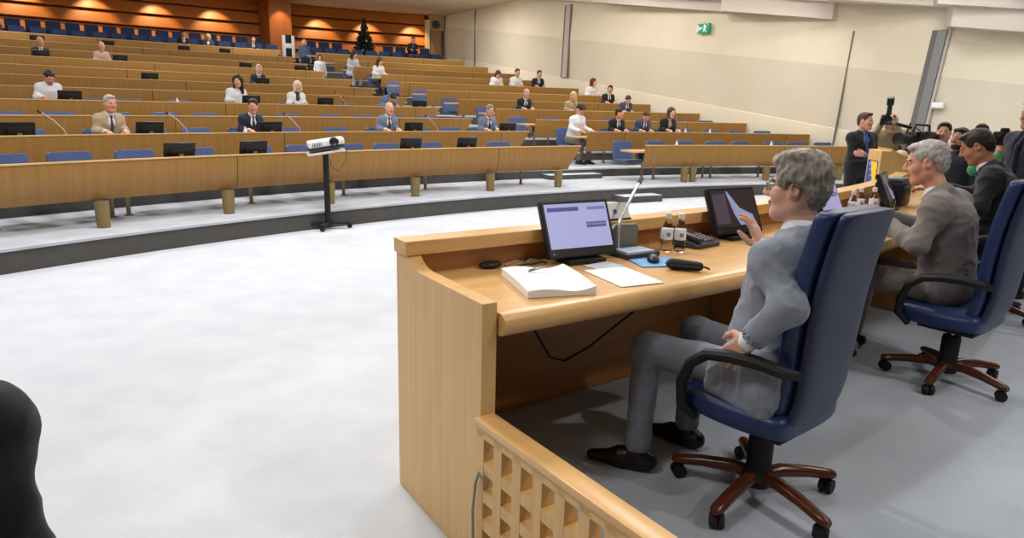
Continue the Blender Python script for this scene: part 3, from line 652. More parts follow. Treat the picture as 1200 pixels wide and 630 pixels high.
# ------------------------------------------------------------------ standing people, photographers
def standing(**kw):
    J = dict(pel=(0, 0, .95), che=(0, .01, 1.32), nk=(0, .0, 1.47), hd=(0, .035, 1.63), hipL=(-.09, 0, .92), hipR=(.09, 0, .92), knL=(-.11, .02, .5), knR=(.11, .02, .5), anL=(-.13, -.02, .085), anR=(.13, -.02, .085),
             shL=(-.175, 0, 1.405), shR=(.175, 0, 1.405), elL=(-.24, -.02, 1.13), elR=(.24, -.02, 1.13), wrL=(-.25, .08, .9), wrR=(.25, .08, .9)); J.update(kw); return J
DN = ((0, .1, -1), (-1, 0, 0)); DNR = ((0, .1, -1), (1, 0, 0))
def stand(label, loc, rz, J, st, m, sc=1):
    st = dict(dict(res=.0105, cres=.012, handL=DN, handR=DNR, hk=dict(fat=1.12), wr=.004), **st)
    return place_person('person', label, loc, rz, build_person(J, st), m, None, sc)
def az(x, y, D):  # direction on the floor plan (metres per metre of range)
    return Vector((x*D, y*D, 0))
pA = az(.445, .896, 11.6)
CROSS = dict(shL=(-.165, 0, 1.4), shR=(.165, 0, 1.4), elL=(-.205, .1, 1.13), elR=(.205, .1, 1.12), wrL=(.1, .25, 1.17), wrR=(-.09, .23, 1.13))
stand('person in a dark suit with arms crossed and a lanyard, standing by the lectern', pA, 192, standing(**CROSS), dict(hair='short', hrot=(18, 0, 0), handL=((1, -.1, .15), (0, 1, .2)), handR=((-1, .1, .1), (0, 1, .2))), pm(SKIN, H_BROWN, C_BLACK, C_LBLUE, C_TIEB, C_BLACK), 1.04)
b = MB(); 
t = thing('lanyard_badge', 'purple lanyard with a white badge worn by the person with crossed arms', 'badge', pA+Vector((.04, -.22, 1.0)), 192)
b = MB(); b.box((0, .04, .0), (.09, .012, .13), bev=.003); b.obj('card', PAPER, t); b = MB(); b.tube([(0, .04, .06), (-.05, .03, .25), (-.07, -.02, .42)], .008, 6); b.tube([(0, .04, .06), (.05, .03, .25), (.07, -.02, .42)], .008, 6); b.obj('ribbon', C_PURP, t)
CAMJ = dict(elL=(-.2, .2, 1.28), elR=(.22, .16, 1.3), wrL=(-.05, .27, 1.55), wrR=(.1, .2, 1.58))
CH_ = dict(handL=((.5, .6, .5), (-.3, -.3, -1), (.5, .6, .4)), handR=((-.5, .6, .3), (.6, .3, .6), (.5, .6, .4)))
def dslr(label, loc, rz, flash=False, big=1):
    t = thing('photo_camera', label, 'camera', loc, rz); t.scale = (big,)*3
    b = MB(); b.box((0, 0, 0), (.15, .07, .11), bev=.012); b.box((0, 0, .065), (.06, .06, .04), bev=.01); b.box((.06, .02, -.02), (.035, .1, .09), bev=.01); b.obj('camera_body', BLACKP, t)
    b = MB(); b.lathe([(.038, 0), (.042, .02), (.042, .1), (.05, .14), (.05, .15), (.04, .145), (.02, .13)], n=18); bmesh.ops.rotate(b.bm, verts=b.bm.verts, cent=(0, 0, 0), matrix=Matrix.Rotation(-PI/2, 3, 'X')); bmesh.ops.translate(b.bm, verts=b.bm.verts, vec=(0, .03, 0)); b.obj('lens', BLACKM, t)
    if flash:
        b = MB(); b.box((0, 0, .13), (.05, .04, .1), bev=.006); b.box((0, .01, .21), (.075, .09, .055), ry=0, rx=60, bev=.008); b.obj('flash', BLACKP, t)
    return t
pB = az(.472, .882, 12.3)
stand('photographer in a khaki jacket stooping over a camera with flash', pB+Vector((.02, 0, -.0)), 150, standing(che=(0, .08, 1.28), nk=(0, .14, 1.42), hd=(0, .24, 1.53), **{k: (v[0], v[1]+.12, v[2]-.03) for k, v in CAMJ.items()}, shL=(-.19, .08, 1.37), shR=(.19, .08, 1.37)), dict(top='shirt', hair='bald', hrot=(20, -15, 0), **CH_), pm(SKIN2, H_BLOND, None, C_KHAKI, None, C_KHAKI), 1.1)
dslr('black camera with a raised flash held by the khaki photographer', pB+Vector((-.2, -.28, 1.72)), 150, True, 1.3)
b = MB(); b.box((0, 0, .15), (.34, .22, .3), bev=.05, seg=3); t = thing('camera_bag', 'black camera bag hanging at the khaki photographer\'s hip', 'bag', pB+Vector((.14, -.42, 1.0)), 150); b.obj('bag_body', BLACKM, t)
b = MB(); b.box((0, .115, .2), (.3, .03, .16), bev=.01); b.obj('flap', DKGREY, t); b = MB(); b.tube([(-.16, 0, .28), (-.1, -.03, .55), (.06, -.08, .68), (.16, -.02, .28)], .015, 6); b.obj('strap', BLACKM, t)
pC = az(.487, .873, 10.3)
stand('blond person in a pale top seen low behind the lectern', pC+Vector((0, 0, -.32)), 150, standing(), dict(top='shirt', hair='long', hrot=(30, -10, 0)), pm(SKIN2, H_BLOND, None, C_LGREY, None, C_JEAN), .95)
pE = az(.523, .852, 10.1)
stand('dark-haired camera operator in a light grey shirt behind a video camera', pE, 135, standing(elR=(.25, .2, 1.3), wrR=(.16, .38, 1.45), elL=(-.26, .12, 1.2), wrL=(-.15, .38, 1.38)), dict(top='shirt', hair='short', hrot=(10, 0, 0), handL=((.2, .9, .2), (-1, 0, .3), (.5, .6, .4)), handR=((-.2, .9, .2), (1, 0, .3), (.5, .6, .4))), pm(SKIN, H_DARK, None, C_LGREY, None, C_JEAN), .985)
t = thing('video_camera', 'black shoulder video camera in front of the operator in light grey', 'camera', pE+Vector((-.42, -.2, 1.52)), 120)
b = MB(); b.box((0, -.05, 0), (.12, .42, .17), bev=.015); b.box((0, -.3, -.01), (.1, .12, .14), bev=.01); b.obj('camera_body', BLACKP, t)
b = MB(); b.lathe([(.05, 0), (.055, .1), (.07, .2), (.075, .26), (.06, .25), (.02, .24)], n=16); bmesh.ops.rotate(b.bm, verts=b.bm.verts, cent=(0, 0, 0), matrix=Matrix.Rotation(-PI/2, 3, 'X')); bmesh.ops.translate(b.bm, verts=b.bm.verts, vec=(0, .16, 0)); b.obj('lens', BLACKM, t)
b = MB(); b.tube([(0, -.2, .09), (0, -.18, .16), (0, .1, .17), (0, .14, .09)], .014, 6); b.obj('carry_handle', BLACKP, t)
b = MB(); b.tube([(.09, .05, .13), (.09, .34, .17)], .02, 8); b.obj('microphone', BLACKM, t); b = MB(); b.box((-.1, .05, .06), (.09, .14, .07), bev=.01); b.obj('viewfinder', BLACKP, t)
pF = az(.539, .842, 9.3)
stand('bearded person in a dark T-shirt standing in profile among the photographers', pF+Vector((0, 0, -.04)), 115, standing(), dict(top='tee', hair='short', beard=True, hrot=(0, 0, 0)), pm(SKIN3, H_DARK, None, C_TEE, None, C_JEAN), .98)
pG = az(.5545, .832, 10.6)
stand('dark-haired person in a purple top, only the crown visible between others', pG+Vector((0, 0, .0)), 140, standing(), dict(top='tee', hair='short'), pm(SKIN3, H_DARK, None, C_PURP, None, C_JEAN), .98)
pH = az(.5735, .819, 8.5)
stand('photographer in a green shirt aiming a black camera this way', pH, 150, standing(**{k: (v[0], v[1]+.02, v[2]+.02) for k, v in CAMJ.items()}), dict(top='tee', hair='bald', **CH_), pm(SKIN2, H_GREY, None, C_GREEN, None, C_JEAN), .97)
dslr('black camera with a long lens held by the green-shirted photographer', pH+Vector((-.16, -.22, 1.6)), 150, False, 1.2)
pI = az(.5925, .8055, 7.4)
stand('tall dark-haired person in a navy suit at the right edge, standing', pI+Vector((.03, 0, ZR)), 100, standing(), dict(hair='short', hrot=(0, -5, 0)), pm(SKIN3, H_DARK, C_NAVY, C_NAVY, C_NAVY, C_NAVY), .97)
# far back: standing figures
place_far = standing(elL=(-.26, .12, 1.2), wrL=(-.12, .26, 1.32))
farp = build_person({**standing()}, dict(res=.014, cres=.016, top='shirt', hair='bob', handL=DN, handR=DNR, hk=HK))
place_person('person', 'person in a blue-grey shirt standing at the top of the aisle by the column', P(43.1, 121.3, tier(11)-.35), 210, farp, pm(SKIN, H_BLOND, None, C_BLUE, None, C_NAVY), None, 1.0)
place_person('person', 'person in white standing on the aisle below the blue-shirted one', P(40.5, 121.4, tier(10)-.6), 205, farp, pm(SKIN, H_DARK, None, C_WHITE, None, C_LGREY), None, .9)
place_person('person', 'dark-clothed person standing in the gallery at the far left edge', P(42.5, 137.2, tier(11)), 225, farp, pm(SKIN3, H_DARK, None, C_BLACK, None, C_BLACK), None, 1.1)
# near left: dark coat shoulder
J = standing(shL=(-.2, 0, 1.38), shR=(.2, 0, 1.38), hd=(0, .05, 1.62))
stand('person in a black coat in the near left corner, only one shoulder in view', Vector((-1.02, .93, -.09)), 10, J, dict(hair='short', res=.011, cres=.011), pm(SKIN, H_DARK, C_BLACK, C_BLACK, C_BLACK, C_BLACK), 1.0)

# ------------------------------------------------------------------ secretaries' desk by the lectern
t = thing('side_desk', 'short wooden desk panel between the front right row and the lectern', 'desk', Vector((7.13, 12.97, 0)), 35)
b = MB(); b.box((0, -.25, .55), (1.5, .04, .45)); b.obj('front_panel', WOODROW, t); b = MB(); b.box((0, 0, .765), (1.6, .6, .03)); b.obj('worktop', WOODTOP, t)
for x in (-.72, .72): b = MB(); b.box((x, 0, .375), (.05, .5, .75)); b.obj('side_panel', WOODROW, t)
place_person('person', 'grey-haired person in a navy suit seated at the short side desk', Vector((6.78, 13.52, .1)), 215, hall_person('fwd', 'jacket', 'short', True), pm(SKIN, H_SILV, C_NAVY), None, 1.03)

# ------------------------------------------------------------------ rostrum
UU = Vector((.546, -.838, 0)); VV = Vector((.838, .546, 0)); PD = Vector((-.469, 2.734, 0))*S
def W(u, v, z=0): return PD+UU*u+VV*v+Vector((0, 0, z))
def ff(v): return -.0185*v*v-.0018*v**3 if v > 0 else 0
ZR = .25
def dsweep(b, prof, v0, v1, n=30, m=0, smooth=True):
    R = []
    for i in range(n+1):
        v = v0+(v1-v0)*i/n; R.append([Vector((v, -(u+ff(v)), z)) for u, z in prof])
    b.rings(R, m, smooth=smooth)
VE = 6.1
b = MB(); dsweep(b, [(.035, 0), (.035, ZR), (7, ZR), (7, 0)], .055, 6.2, 30, smooth=False); b.prism([(6.2, .32, 0), (6.2, .32, ZR), (6.2, -5.86, ZR), (6.2, -5.86, 0)], (3.3, 0, 0)); o = b.obj('floor_rostrum', [CARPETR, RISER], None, PD, 33.09); struct(o)
desk = thing('presidium_desk', 'long curved pale beech desk with raised ledge on the rostrum', 'desk', PD, 33.09)
b = MB(); dsweep(b, [(0, 1.152), (0, 1.216), (.13, 1.216), (.13, 1.152)], -.02, VE, smooth=False); b.obj('ledge', BEECHH, desk, bevel=.004)
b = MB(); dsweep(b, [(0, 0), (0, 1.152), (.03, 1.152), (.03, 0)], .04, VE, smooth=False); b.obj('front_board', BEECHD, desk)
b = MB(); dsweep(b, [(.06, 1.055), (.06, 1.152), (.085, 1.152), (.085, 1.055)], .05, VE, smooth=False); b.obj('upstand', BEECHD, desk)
pr = [(.03, 1.015), (.03, 1.06), (.74, 1.06), (.765, 1.062), (.785, 1.058), (.803, 1.045), (.812, 1.022), (.806, .998), (.79, .98), (.768, .974), (.745, .982), (.735, 1.0), (.73, 1.015)]
b = MB(); dsweep(b, pr, .062, VE, 40); b.obj('worktop', BEECHH, desk, sharp=40)
b = MB(); poly = [(0, 0), (.763, 0), (.763, 1.104), (.24, 1.104), (.19, 1.112), (.15, 1.13), (.12, 1.152), (0, 1.152)]
b.prism([(-.008, -u, z) for u, z in poly], (.063, 0, 0)); b.obj('end_panel', BEECH, desk, bevel=.003)
for v in (2.2, 4.3):
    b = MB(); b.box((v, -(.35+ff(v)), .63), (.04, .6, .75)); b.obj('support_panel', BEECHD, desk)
# lattice guard railing
fr = thing('lattice_railing', 'low beech lattice railing joined to the desk end panel', 'railing', W(.765, .0, 0), 33.09-90+2.3)
L_ = 2.3; b = MB(); th = .055; pt = .117; bw = .05
b.box((L_/2, 0, .632), (L_, th, .05))
for r in range(5): b.box((L_/2, 0, .605-.0-pt*r-.0), (L_, th-.002, bw-.003)) if r else None
i = 0
while i*pt < L_: b.box((.025+i*pt, 0, .33), (bw, th, .6)); i += 1
b.box((L_/2, 0, .06), (L_, th, .12)); b.obj('lattice', BEECH, fr)
b = MB(); b.box((L_/2, .004, .66), (L_, .085, .03), bev=.004); b.obj('top_rail', BEECHH, fr)
b = MB(); b.tube([W(.79, -.045, 0), W(.785, -.05, .3), W(.79, -.042, .42), W(.81, -.04, .47), W(.84, -.036, .45)], .006, 6); tag(b.obj('cable', mat('grey_cable', '#8d8c84', .5)), 'thin grey cable curving up beside the lattice railing', 'cable')

# executive chairs
def exec_chair(label, loc, rz, legrot):
    t = thing('executive_chair', label, 'chair', loc, rz, 'high-backed blue leather chairs on the rostrum')
    # back: profile (y, z) bottom to top with half widths
    pf = [(-.08, .36, .16), (-.13, .375, .183), (-.18, .46, .188), (-.2, .6, .195), (-.205, .75, .204), (-.215, .9, .209), (-.235, 1.05, .209), (-.262, 1.18, .207), (-.27, 1.215, .204), (-.274, 1.228, .19), (-.276, 1.232, .14)]
    def shell(dep0, dep1, inset, rnd):
        b = MB(); R = []
        for y, z, w in pf:
            w = w-inset; q = []
            for x, d in ((-w, dep0), (-w, dep1-rnd), (-w+rnd, dep1), (w-rnd, dep1), (w, dep1-rnd), (w, dep0), (w-rnd, dep0-.0), (-w+rnd, dep0)): q.append(Vector((x, y-d, z)))
            R.append(q)
        return b.rings(R)
    o = shell(-.075, .0, 0, .025).obj('backrest', LEATHER, t, sharp=60); sb = o.modifiers.new('sub', 'SUBSURF'); sb.levels = 1; sb.render_levels = 2
    o = shell(.0, .045, .022, .02).obj('back_shell', LEATHERB, t, sharp=60); sb = o.modifiers.new('sub', 'SUBSURF'); sb.levels = 1; sb.render_levels = 2
    b = MB(); R = []
    for y, z0, z1, w in ((-.2, .37, .47, .2), (-.17, .36, .485, .235), (0, .35, .48, .25), (.18, .355, .485, .25), (.25, .365, .475, .24), (.275, .39, .45, .21)):
        R.append([Vector((x, y, z)) for x, z in ((-w, z0+.03), (-w, z1-.03), (-w+.04, z1), (w-.04, z1), (w, z1-.03), (w, z0+.03), (w-.04, z0), (-w+.04, z0))])
    b.rings(R); o = b.obj('seat', LEATHER, t, sharp=60); sb = o.modifiers.new('sub', 'SUBSURF'); sb.levels = 1; sb.render_levels = 2
    for s in (-1, 1):
        b = MB(); pts = [(s*.24, .16, .36), (s*.285, .2, .42), (s*.295, .2, .51), (s*.295, .165, .6), (s*.29, .1, .655), (s*.285, 0, .675), (s*.275, -.1, .68), (s*.255, -.19, .665), (s*.2, -.215, .65)]
        b.tube(pts, [.018, .02, .022, .022, .024, .026, .026, .022, .018], 10); b.obj('armrest', BLACKM, t)
    b = MB(); b.box((0, -.0, .345), (.28, .3, .03), bev=.008); b.obj('mechanism', BLACKM, t)
    b = MB(); b.lathe([(.016, .25), (.016, .34)], n=12); b.obj('gas_strut', CHROME, t)
    b = MB(); b.lathe([(.055, .06), (.07, .1), (.05, .14), (.05, .27), (.045, .285), (.012, .285)], n=16); b.obj('column', BLACKM, t)
    for i in range(5):
        a = legrot+72*i; c, s_ = cos(a), sin(a); b = MB(); R = []
        for r, z, w, h in ((.03, .1, .028, .03), (.1, .112, .028, .028), (.22, .1, .027, .024), (.3, .085, .027, .022), (.335, .08, .025, .02), (.35, .078, .016, .014)):
            R.append([Vector((c*r-s_*w*math.cos(q), s_*r+c*w*math.cos(q), z+h*math.sin(q))) for q in [2*PI*j/12 for j in range(12)]])
        b.rings(R); lg = b.obj('leg', REDWOOD, t)
        b = MB(); a2 = a+35
        for d in (-.014, .014):
            b2 = [(.028, -.011), (.03, -.006), (.03, .006), (.028, .011)]; ctr = Vector((c*.32-sin(a2)*d*1.1, s_*.32+cos(a2)*d*1.1, .03))
            R = [[ctr+Vector((cos(a2)*r*math.cos(q)-sin(a2)*x, sin(a2)*r*math.cos(q)+cos(a2)*x, r*math.sin(q))) for q in [2*PI*j/14 for j in range(14)]] for r, x in b2]; b.rings(R)
        b.tube([(c*.32, s_*.32, .03), (c*.32, s_*.32, .07)], .012, 8); b.obj('caster', BLACKM, lg)
    return t
RZ = 33.09
exec_chair('high-backed blue leather chair of the person in the grey suit, nearest', W(1.214, 1.05, ZR), RZ+6, 114)
exec_chair('high-backed blue leather chair of the silver-haired person in taupe', W(.97, 3.11, ZR), RZ+4, 115)
exec_chair('high-backed blue leather chair third along, at the right edge', W(.42, 4.86, ZR), RZ+22, 100)
exec_chair('high-backed blue leather chair furthest along, just showing at the right edge', Vector((5.62, 6.95, ZR)), RZ+26, 90)

# --- person 1, grey suit
J1 = dict(pel=(0, -.0, .53), che=(0, -.03, .92), nk=(-.005, -.045, 1.105), hd=(0, .0, 1.275), hipL=(-.1, 0, .53), hipR=(.1, 0, .53), knL=(-.245, .47, .53), knR=(.07, .48, .55), anL=(-.33, .4, .095), anR=(.02, .44, .095), toeL=(-.1, .13, -.06), toeR=(-.05, .15, -.06),
          shL=(-.195, -.075, 1.025), shR=(.18, .02, 1.03), elL=(-.262, -.205, .895), elR=(.24, .14, .8), wrL=(-.315, -.105, .755), wrR=(.05, .16, 1.0))
fwL = ((.03, .6, -.75), (-.8, .35, .3))
p1 = build_person(J1, dict(res=.0048, cres=.0075, top='jacket', hair='full', tie=False, hrot=(24, -3, 0), wr=.006, hw=.006,
     handL=((-.06, .64, -.75), (-.85, -.2, .1), (.12, .25, .25), .13, 1.12), handR=((-.22, .35, .9), (.25, -.7, .45), (.12, .35, .4), .16),
     jx=[('box', (-.245, -.03, .545), (.03, .15, .1), rotm(4, 6, 0), .028, .06), ('ell', (-.02, .06, .68), (.15, .1, .2), None, .08), ('cap', (-.2, -.1, .62), (-.22, -.12, .54), .06, .05, .06), ('ell', (0, .0, .9), (.17, .12, .16), None, .06)]))
g1 = place_person('person', 'grey-haired bespectacled person in a grey suit sitting sideways in the nearest chair', W(1.2, 1.1, ZR), RZ, p1, pm(SKIN2, H_GREY, C_GSUIT, C_WHITE, None, C_GTROU))
# glasses
Rg = rotm(24, -3, 0); hg = np.array(J1['hd'])
gl = bpy.data.objects.new('glasses', None)
b = MB()
for x in (-1, 1):
    q = [Vector(hg+Rg@np.array((x*.033+.021*math.cos(a), .107-.01*abs(math.cos(a))*(1 if x*math.cos(a) > 0 else 0), .006+.017*math.sin(a)))) for a in [2*PI*i/18 for i in range(19)]]
    b.tube(q, .0017, 6)
    b.tube([Vector(hg+Rg@np.array(p)) for p in ((x*.054, .1, .01), (x*.076, .085, .012), (x*.083, 0, .012), (x*.084, -.02, .006), (x*.083, -.032, -.012))], .0019, 6)
b.tube([Vector(hg+Rg@np.array(p)) for p in ((-.012, .108, .01), (0, .112, .013), (.012, .108, .01))], .0018, 6)
bpy.data.objects.remove(gl); b.obj('glasses', mat('glasses_metal', '#4a4238', .3, metal=.7), g1)
# --- person 2, taupe suit, leaning on the desk
J2 = dict(pel=(0, -.02, .53), che=(0, .02, .9), nk=(0, .1, 1.06), hd=(0, .19, 1.235), hipL=(-.1, 0, .53), hipR=(.1, 0, .53), knL=(-.17, .43, .55), knR=(.12, .45, .55), anL=(-.14, .5, .095), anR=(.14, .5, .095),
          shL=(-.2, .04, 1.0), shR=(.19, .06, 1.0), elL=(-.3, .08, .8), elR=(.27, .2, .82), wrL=(-.12, .33, .875), wrR=(.08, .4, .88))
p2 = build_person(J2, dict(res=.007, cres=.009, top='jacket', hair='short', tie=True, hrot=(18, -14, 0), wr=.007, hw=.005, handL=((.35, .9, .05), (-.45, .1, .9), (.4, .5, .4)), handR=((-.5, .85, .1), (.4, .1, .9), (.4, .5, .4))))
place_person('person', 'silver-haired person in a taupe suit leaning on the rostrum desk', W(.84, 3.17, ZR), RZ+10, p2, pm(SKIN, H_SILV, C_BRSUIT, C_WHITE, C_TIED, C_BRSUIT), None, 1.035)
# --- person 3, black suit, looking down
J3 = dict(J2); J3.update(hd=(0, .2, 1.21), wrL=(-.1, .42, .88), wrR=(.1, .42, .88))
p3 = build_person(J3, dict(res=.008, cres=.01, top='jacket', hair='short', tie=True, hrot=(8, -30, 0), wr=.01, handL=((.3, 1, .05), (-.3, .1, .9)), handR=((-.3, 1, .05), (.3, .1, .9))))
place_person('person', 'dark-haired person in a black suit and blue tie looking down, third at the desk', W(.32, 5.03, ZR), RZ+16, p3, pm(SKIN3, H_DARK, C_BLACK, C_WHITE, C_TIEB, C_BLACK), None, 1.09)

# ------------------------------------------------------------------ things on the rostrum desk
ZT = 1.062
def big_monitor(label, u, v, rz, ui):
    t = thing('flat_monitor', label, 'monitor', W(u, v, ZT), rz); t.scale = (.9, .9, .9)
    M = T4((0, .03, .03)) @ R4(-24, 'X')   # screen faces local -Y, leaning back
    def pl(b, x, z, w, h, y, d, m=0, bev=0):
        t_ = bmesh.new(); bmesh.ops.create_cube(t_, size=1, matrix=M @ T4((x, y, z)) @ Matrix.Diagonal((w, d, h, 1)))
        if bev: bmesh.ops.bevel(t_, geom=list(t_.edges), offset=bev, segments=2, affect='EDGES')
        b._merge(t_, m)
    b = MB(); pl(b, 0, .155, .44, .31, 0, .035, bev=.005); pl(b, 0, .15, .3, .2, .03, .04, bev=.01); b.obj('bezel', BLACKP, t)
    b = MB(); pl(b, 0, .17, .4, .245, -.0185, .002)
    if ui == 'menu':
        o = b.obj('screen', mat('screen_lavender', '#9a9cc8', .3, emit='#a3a6d6', estr=.55), t)
        b = MB(); pl(b, -.085, .262, .2, .022, -.0197, .001); pl(b, .13, .262, .12, .018, -.0197, .001, 1); pl(b, .115, .17, .13, .03, -.0197, .001); pl(b, .115, .172, .125, .012, -.0203, .0008, 1)
        b.obj('window_bars', [mat('bar_blue', '#4a4f86', .3, emit='#4a4f86', estr=.5), mat('bar_mauve', '#7478ac', .3, emit='#7478ac', estr=.5)], o)
    else:
        o = b.obj('screen', mat('screen_image', '#2c2226', .25, emit='#3a2a2c', estr=.5), t)
        b = MB(); q = [(-.06, .29), (-.03, .29), (.12, .06), (.16, .1), (.02, .055)]
        p = [M @ Vector((x, -.0205, z)) for x, z in ((-.06, .285), (-.045, .285), (.04, .17), (.15, .12), (.17, .055), (.02, .055), (-.02, .13))]
        f = b.bm.faces.new([b.bm.verts.new(x) for x in p]); b.obj('picture', mat('screen_pic', '#8795b8', .3, emit='#8b9ac0', estr=.45), o)
        b = MB(); pl(b, -.13, .17, .12, .2, -.0199, .0008); b.obj('picture_shade', mat('screen_pic2', '#4a4450', .3, emit='#4a4450', estr=.4), o)
    b = MB(); pl(b, -.19, .022, .014, .014, -.0185, .003); b.obj('badge', CHROME, t)
    b = MB(); b.box((0, .06, .012), (.24, .17, .024), bev=.008); b.box((0, .1, .07), (.08, .05, .12), bev=.01); b.obj('stand', BLACKP, t)
    return t
big_monitor('black monitor showing a lavender menu page on the near end of the desk', .27, .86, RZ-4, 'menu')
big_monitor('black monitor showing a dark picture beside the grey-suited person', .19, 2.1, RZ-2, 'pic')
big_monitor('monitor with a bright page between the nearest chair and the bottles', .03, 3.3, RZ+14, 'menu')
big_monitor('black monitor seen edge-on before the person in taupe', -.1, 4.3, RZ+22, 'pic')
b = MB(); t = thing('equipment_case', 'black equipment block behind the edge-on monitor on the desk', 'equipment', W(-.27, 4.6, ZT), RZ+12)
b.box((0, 0, .1), (.24, .16, .2), bev=.02); b.obj('case_body', BLACKP, t); b = MB(); b.box((0, 0, .215), (.2, .13, .03), bev=.01); b.obj('lid', mat('slate_plastic', '#5b6770', .4), t)
# conference terminal with grey screen and tray
t = thing('conference_terminal', 'grey conference terminal with keypad tray beside the menu monitor', 'terminal', W(.213, 1.2, ZT), RZ-2)
b = MB(); b.box((0, -.02, .014), (.22, .17, .028), bev=.008); b.obj('tray', DKGREY, t); b = MB(); b.box((0, -.03, .03), (.17, .11, .004)); b.obj('display', mat('tray_display', '#b7c2d8', .3, emit='#aab6d0', estr=.2), t)
b = MB(); b.rings([[Vector((x, .05+.006*math.cos(x*10), z)) for x, z in ((-.09, .02), (.09, .02), (.09, .13), (.075, .145), (-.06, .15), (-.09, .12))], [Vector((x, .078, z)) for x, z in ((-.09, .02), (.09, .02), (.09, .13), (.075, .145), (-.06, .15), (-.09, .12))]], smooth=False); b.obj('screen_back', GREYP, t)
b = MB(); b.tube([(-.06, .03, .028), (-.06, .035, .13), (-.04, .05, .18), (.13, .12, .35)], .0085, 8); b.obj('gooseneck', mat('silver_arm', '#c3c6c9', .25, metal=.7), t)
b = MB(); b.tube([(.13, .12, .35), (.155, .13, .375)], .013, 8); b.obj('microphone_head', mat('grey_foam', '#6b6d72', .8), t)
# nameplate on the ledge
t = thing('nameplate', 'white nameplate with a small blue emblem standing on the ledge', 'nameplate', W(.03, 1.22, 1.217), RZ)
b = MB(); b.prism([(-.1, -.04, 0), (-.1, .04, 0), (-.1, .005, .085)], (.2, 0, 0)); b.obj('card', WHITEP, t)
b = MB(); b.box((-.0, -.0225, .045), (.02, .002, .022), rx=-27); b.obj('emblem', mat('emblem_blue', '#3f5f9c', .5), t); b = MB(); b.box((0, -.041, .004), (.2, .004, .008)); b.obj('foot_edge', BLACKP, t)
# bottles
GLASS = mat('clear_plastic', '#f6f9fb', .04, trans=1, ior=1.12); WATER = mat('label_paper', '#e6e9ef', .5)
def bottle(label, u, v):
    t = thing('water_bottle', label, 'bottle', W(u, v, ZT), 0, 'water bottles on the rostrum desk')
    b = MB(); b.lathe([(.026, 0), (.03, .006), (.03, .05), (.027, .06), (.03, .07), (.03, .12), (.022, .15), (.0135, .165), (.0135, .178), (.001, .178)], n=20); b.obj('bottle_body', GLASS, t)
    b = MB(); b.lathe([(.0305, .062), (.031, .066), (.031, .114), (.0305, .118)], n=20); b.obj('wrap_label', WATER, t)
    b = MB(); b.box((0, -.0312, .09), (.02, .001, .02)); b.obj('print', mat('print_blue', '#6a86b8', .5), t)
    b = MB(); b.lathe([(.0155, .172), (.0165, .174), (.0165, .2), (.014, .203), (.001, .203)], n=16); b.obj('cap', WHITEP, t); return t
bottle('clear water bottle with white cap on the desk, left of the pair', .225, 1.445); bottle('clear water bottle with white cap on the desk, right of the pair', .265, 1.5)
bottle('water bottle nearest the blue chair back, left of three', -.0, 3.52); bottle('water bottle, middle of three beyond the nearest chair', -.08, 3.75); bottle('water bottle, right of three beyond the nearest chair', -.04, 3.86)
def tumbler(label, u, v):
    t = thing('drinking_glass', label, 'glass', W(u, v, ZT), 0, 'drinking glasses on the rostrum desk')
    b = MB(); b.lathe([(.026, 0), (.03, .004), (.034, .12), (.032, .12), (.028, .01), (.001, .008)], n=20); b.obj('glass_body', mat('clear_glass', '#ffffff', .02, trans=1, ior=1.1), t)
tumbler('tall empty drinking glass left of the paired water bottles', .2, 1.375); tumbler('drinking glass beside the three bottles by the taupe-suited person', .04, 3.95)
# desk phone
t = thing('desk_phone', 'dark grey desk telephone below the picture monitor', 'telephone', W(.185, 1.71, ZT), RZ+8)
b = MB(); b.prism([(-.11, -.09, 0), (-.11, .09, 0), (-.11, .09, .055), (-.11, -.09, .022)], (.22, 0, 0)); b.obj('phone_body', DKGREY, t, bevel=.006)
b = MB(); b.box((-.07, 0, .058), (.045, .19, .03), rx=10, bev=.012); b.obj('handset', mat('slate_dark', '#2b2c31', .45), t); b = MB()
for i in range(3):
    for j in range(4): b.box((.005+.03*i, -.06+.026*j, .034+.0095*j*.5), (.02, .016, .012), rx=10)
b.obj('keypad', GREYP, t)
# spectacle case, mouse, mat, papers, booklet, pen, remote, cables
t = thing('spectacle_case', 'black zipped spectacle case lying near the desk edge', 'case', W(.6, 1.19, ZT+.002), RZ-50)
s = SDF(); s.cap((-.065, 0, .024), (.065, 0, .022), .024, .02, k=.02); s.cap((-.05, .018, .022), (.05, .018, .02), .022, .018, k=.02); me = s.mesh('shell', .005); me.materials.clear(); me.materials.append(BLACKM); o = bpy.data.objects.new('shell', me); COL.objects.link(o); o.parent = t
b = MB(); b.tube([(-.092, .0, .024), (-.06, -.027, .024), (.06, -.024, .022), (.088, 0, .022)], .003, 6); b.obj('zip', DKGREY, t)
b = MB(); b.tube([(.085, 0, .022), (.105, .005, .016), (.11, .01, .01)], .005, 6); b.obj('tab', BLACKM, t)
t = thing('mouse_mat', 'light blue mouse mat on the desk', 'mouse mat', W(.415, 1.19, ZT), RZ-18); b = MB(); b.box((0, 0, .002), (.24, .19, .004), bev=.0012); b.obj('pad', mat('mat_blue', '#6ba3d6', .6), t)
t = thing('computer_mouse', 'black computer mouse on the light blue mat', 'mouse', W(.405, 1.175, ZT+.0045), RZ-40)
s = SDF(); s.ell((0, 0, .008), (.03, .055, .028), k=.01); s.box((0, 0, -.03), (.1, .1, .03), None, .001, .003, 0, True); me = s.mesh('shell', .0035); me.materials.clear(); me.materials.append(BLACKP); o = bpy.data.objects.new('shell', me); COL.objects.link(o); o.parent = t
b = MB(); b.lathe([(.005, -.004), (.008, 0), (.005, .004)], (0, .025, .033), 10); b.obj('wheel', DKGREY, t)
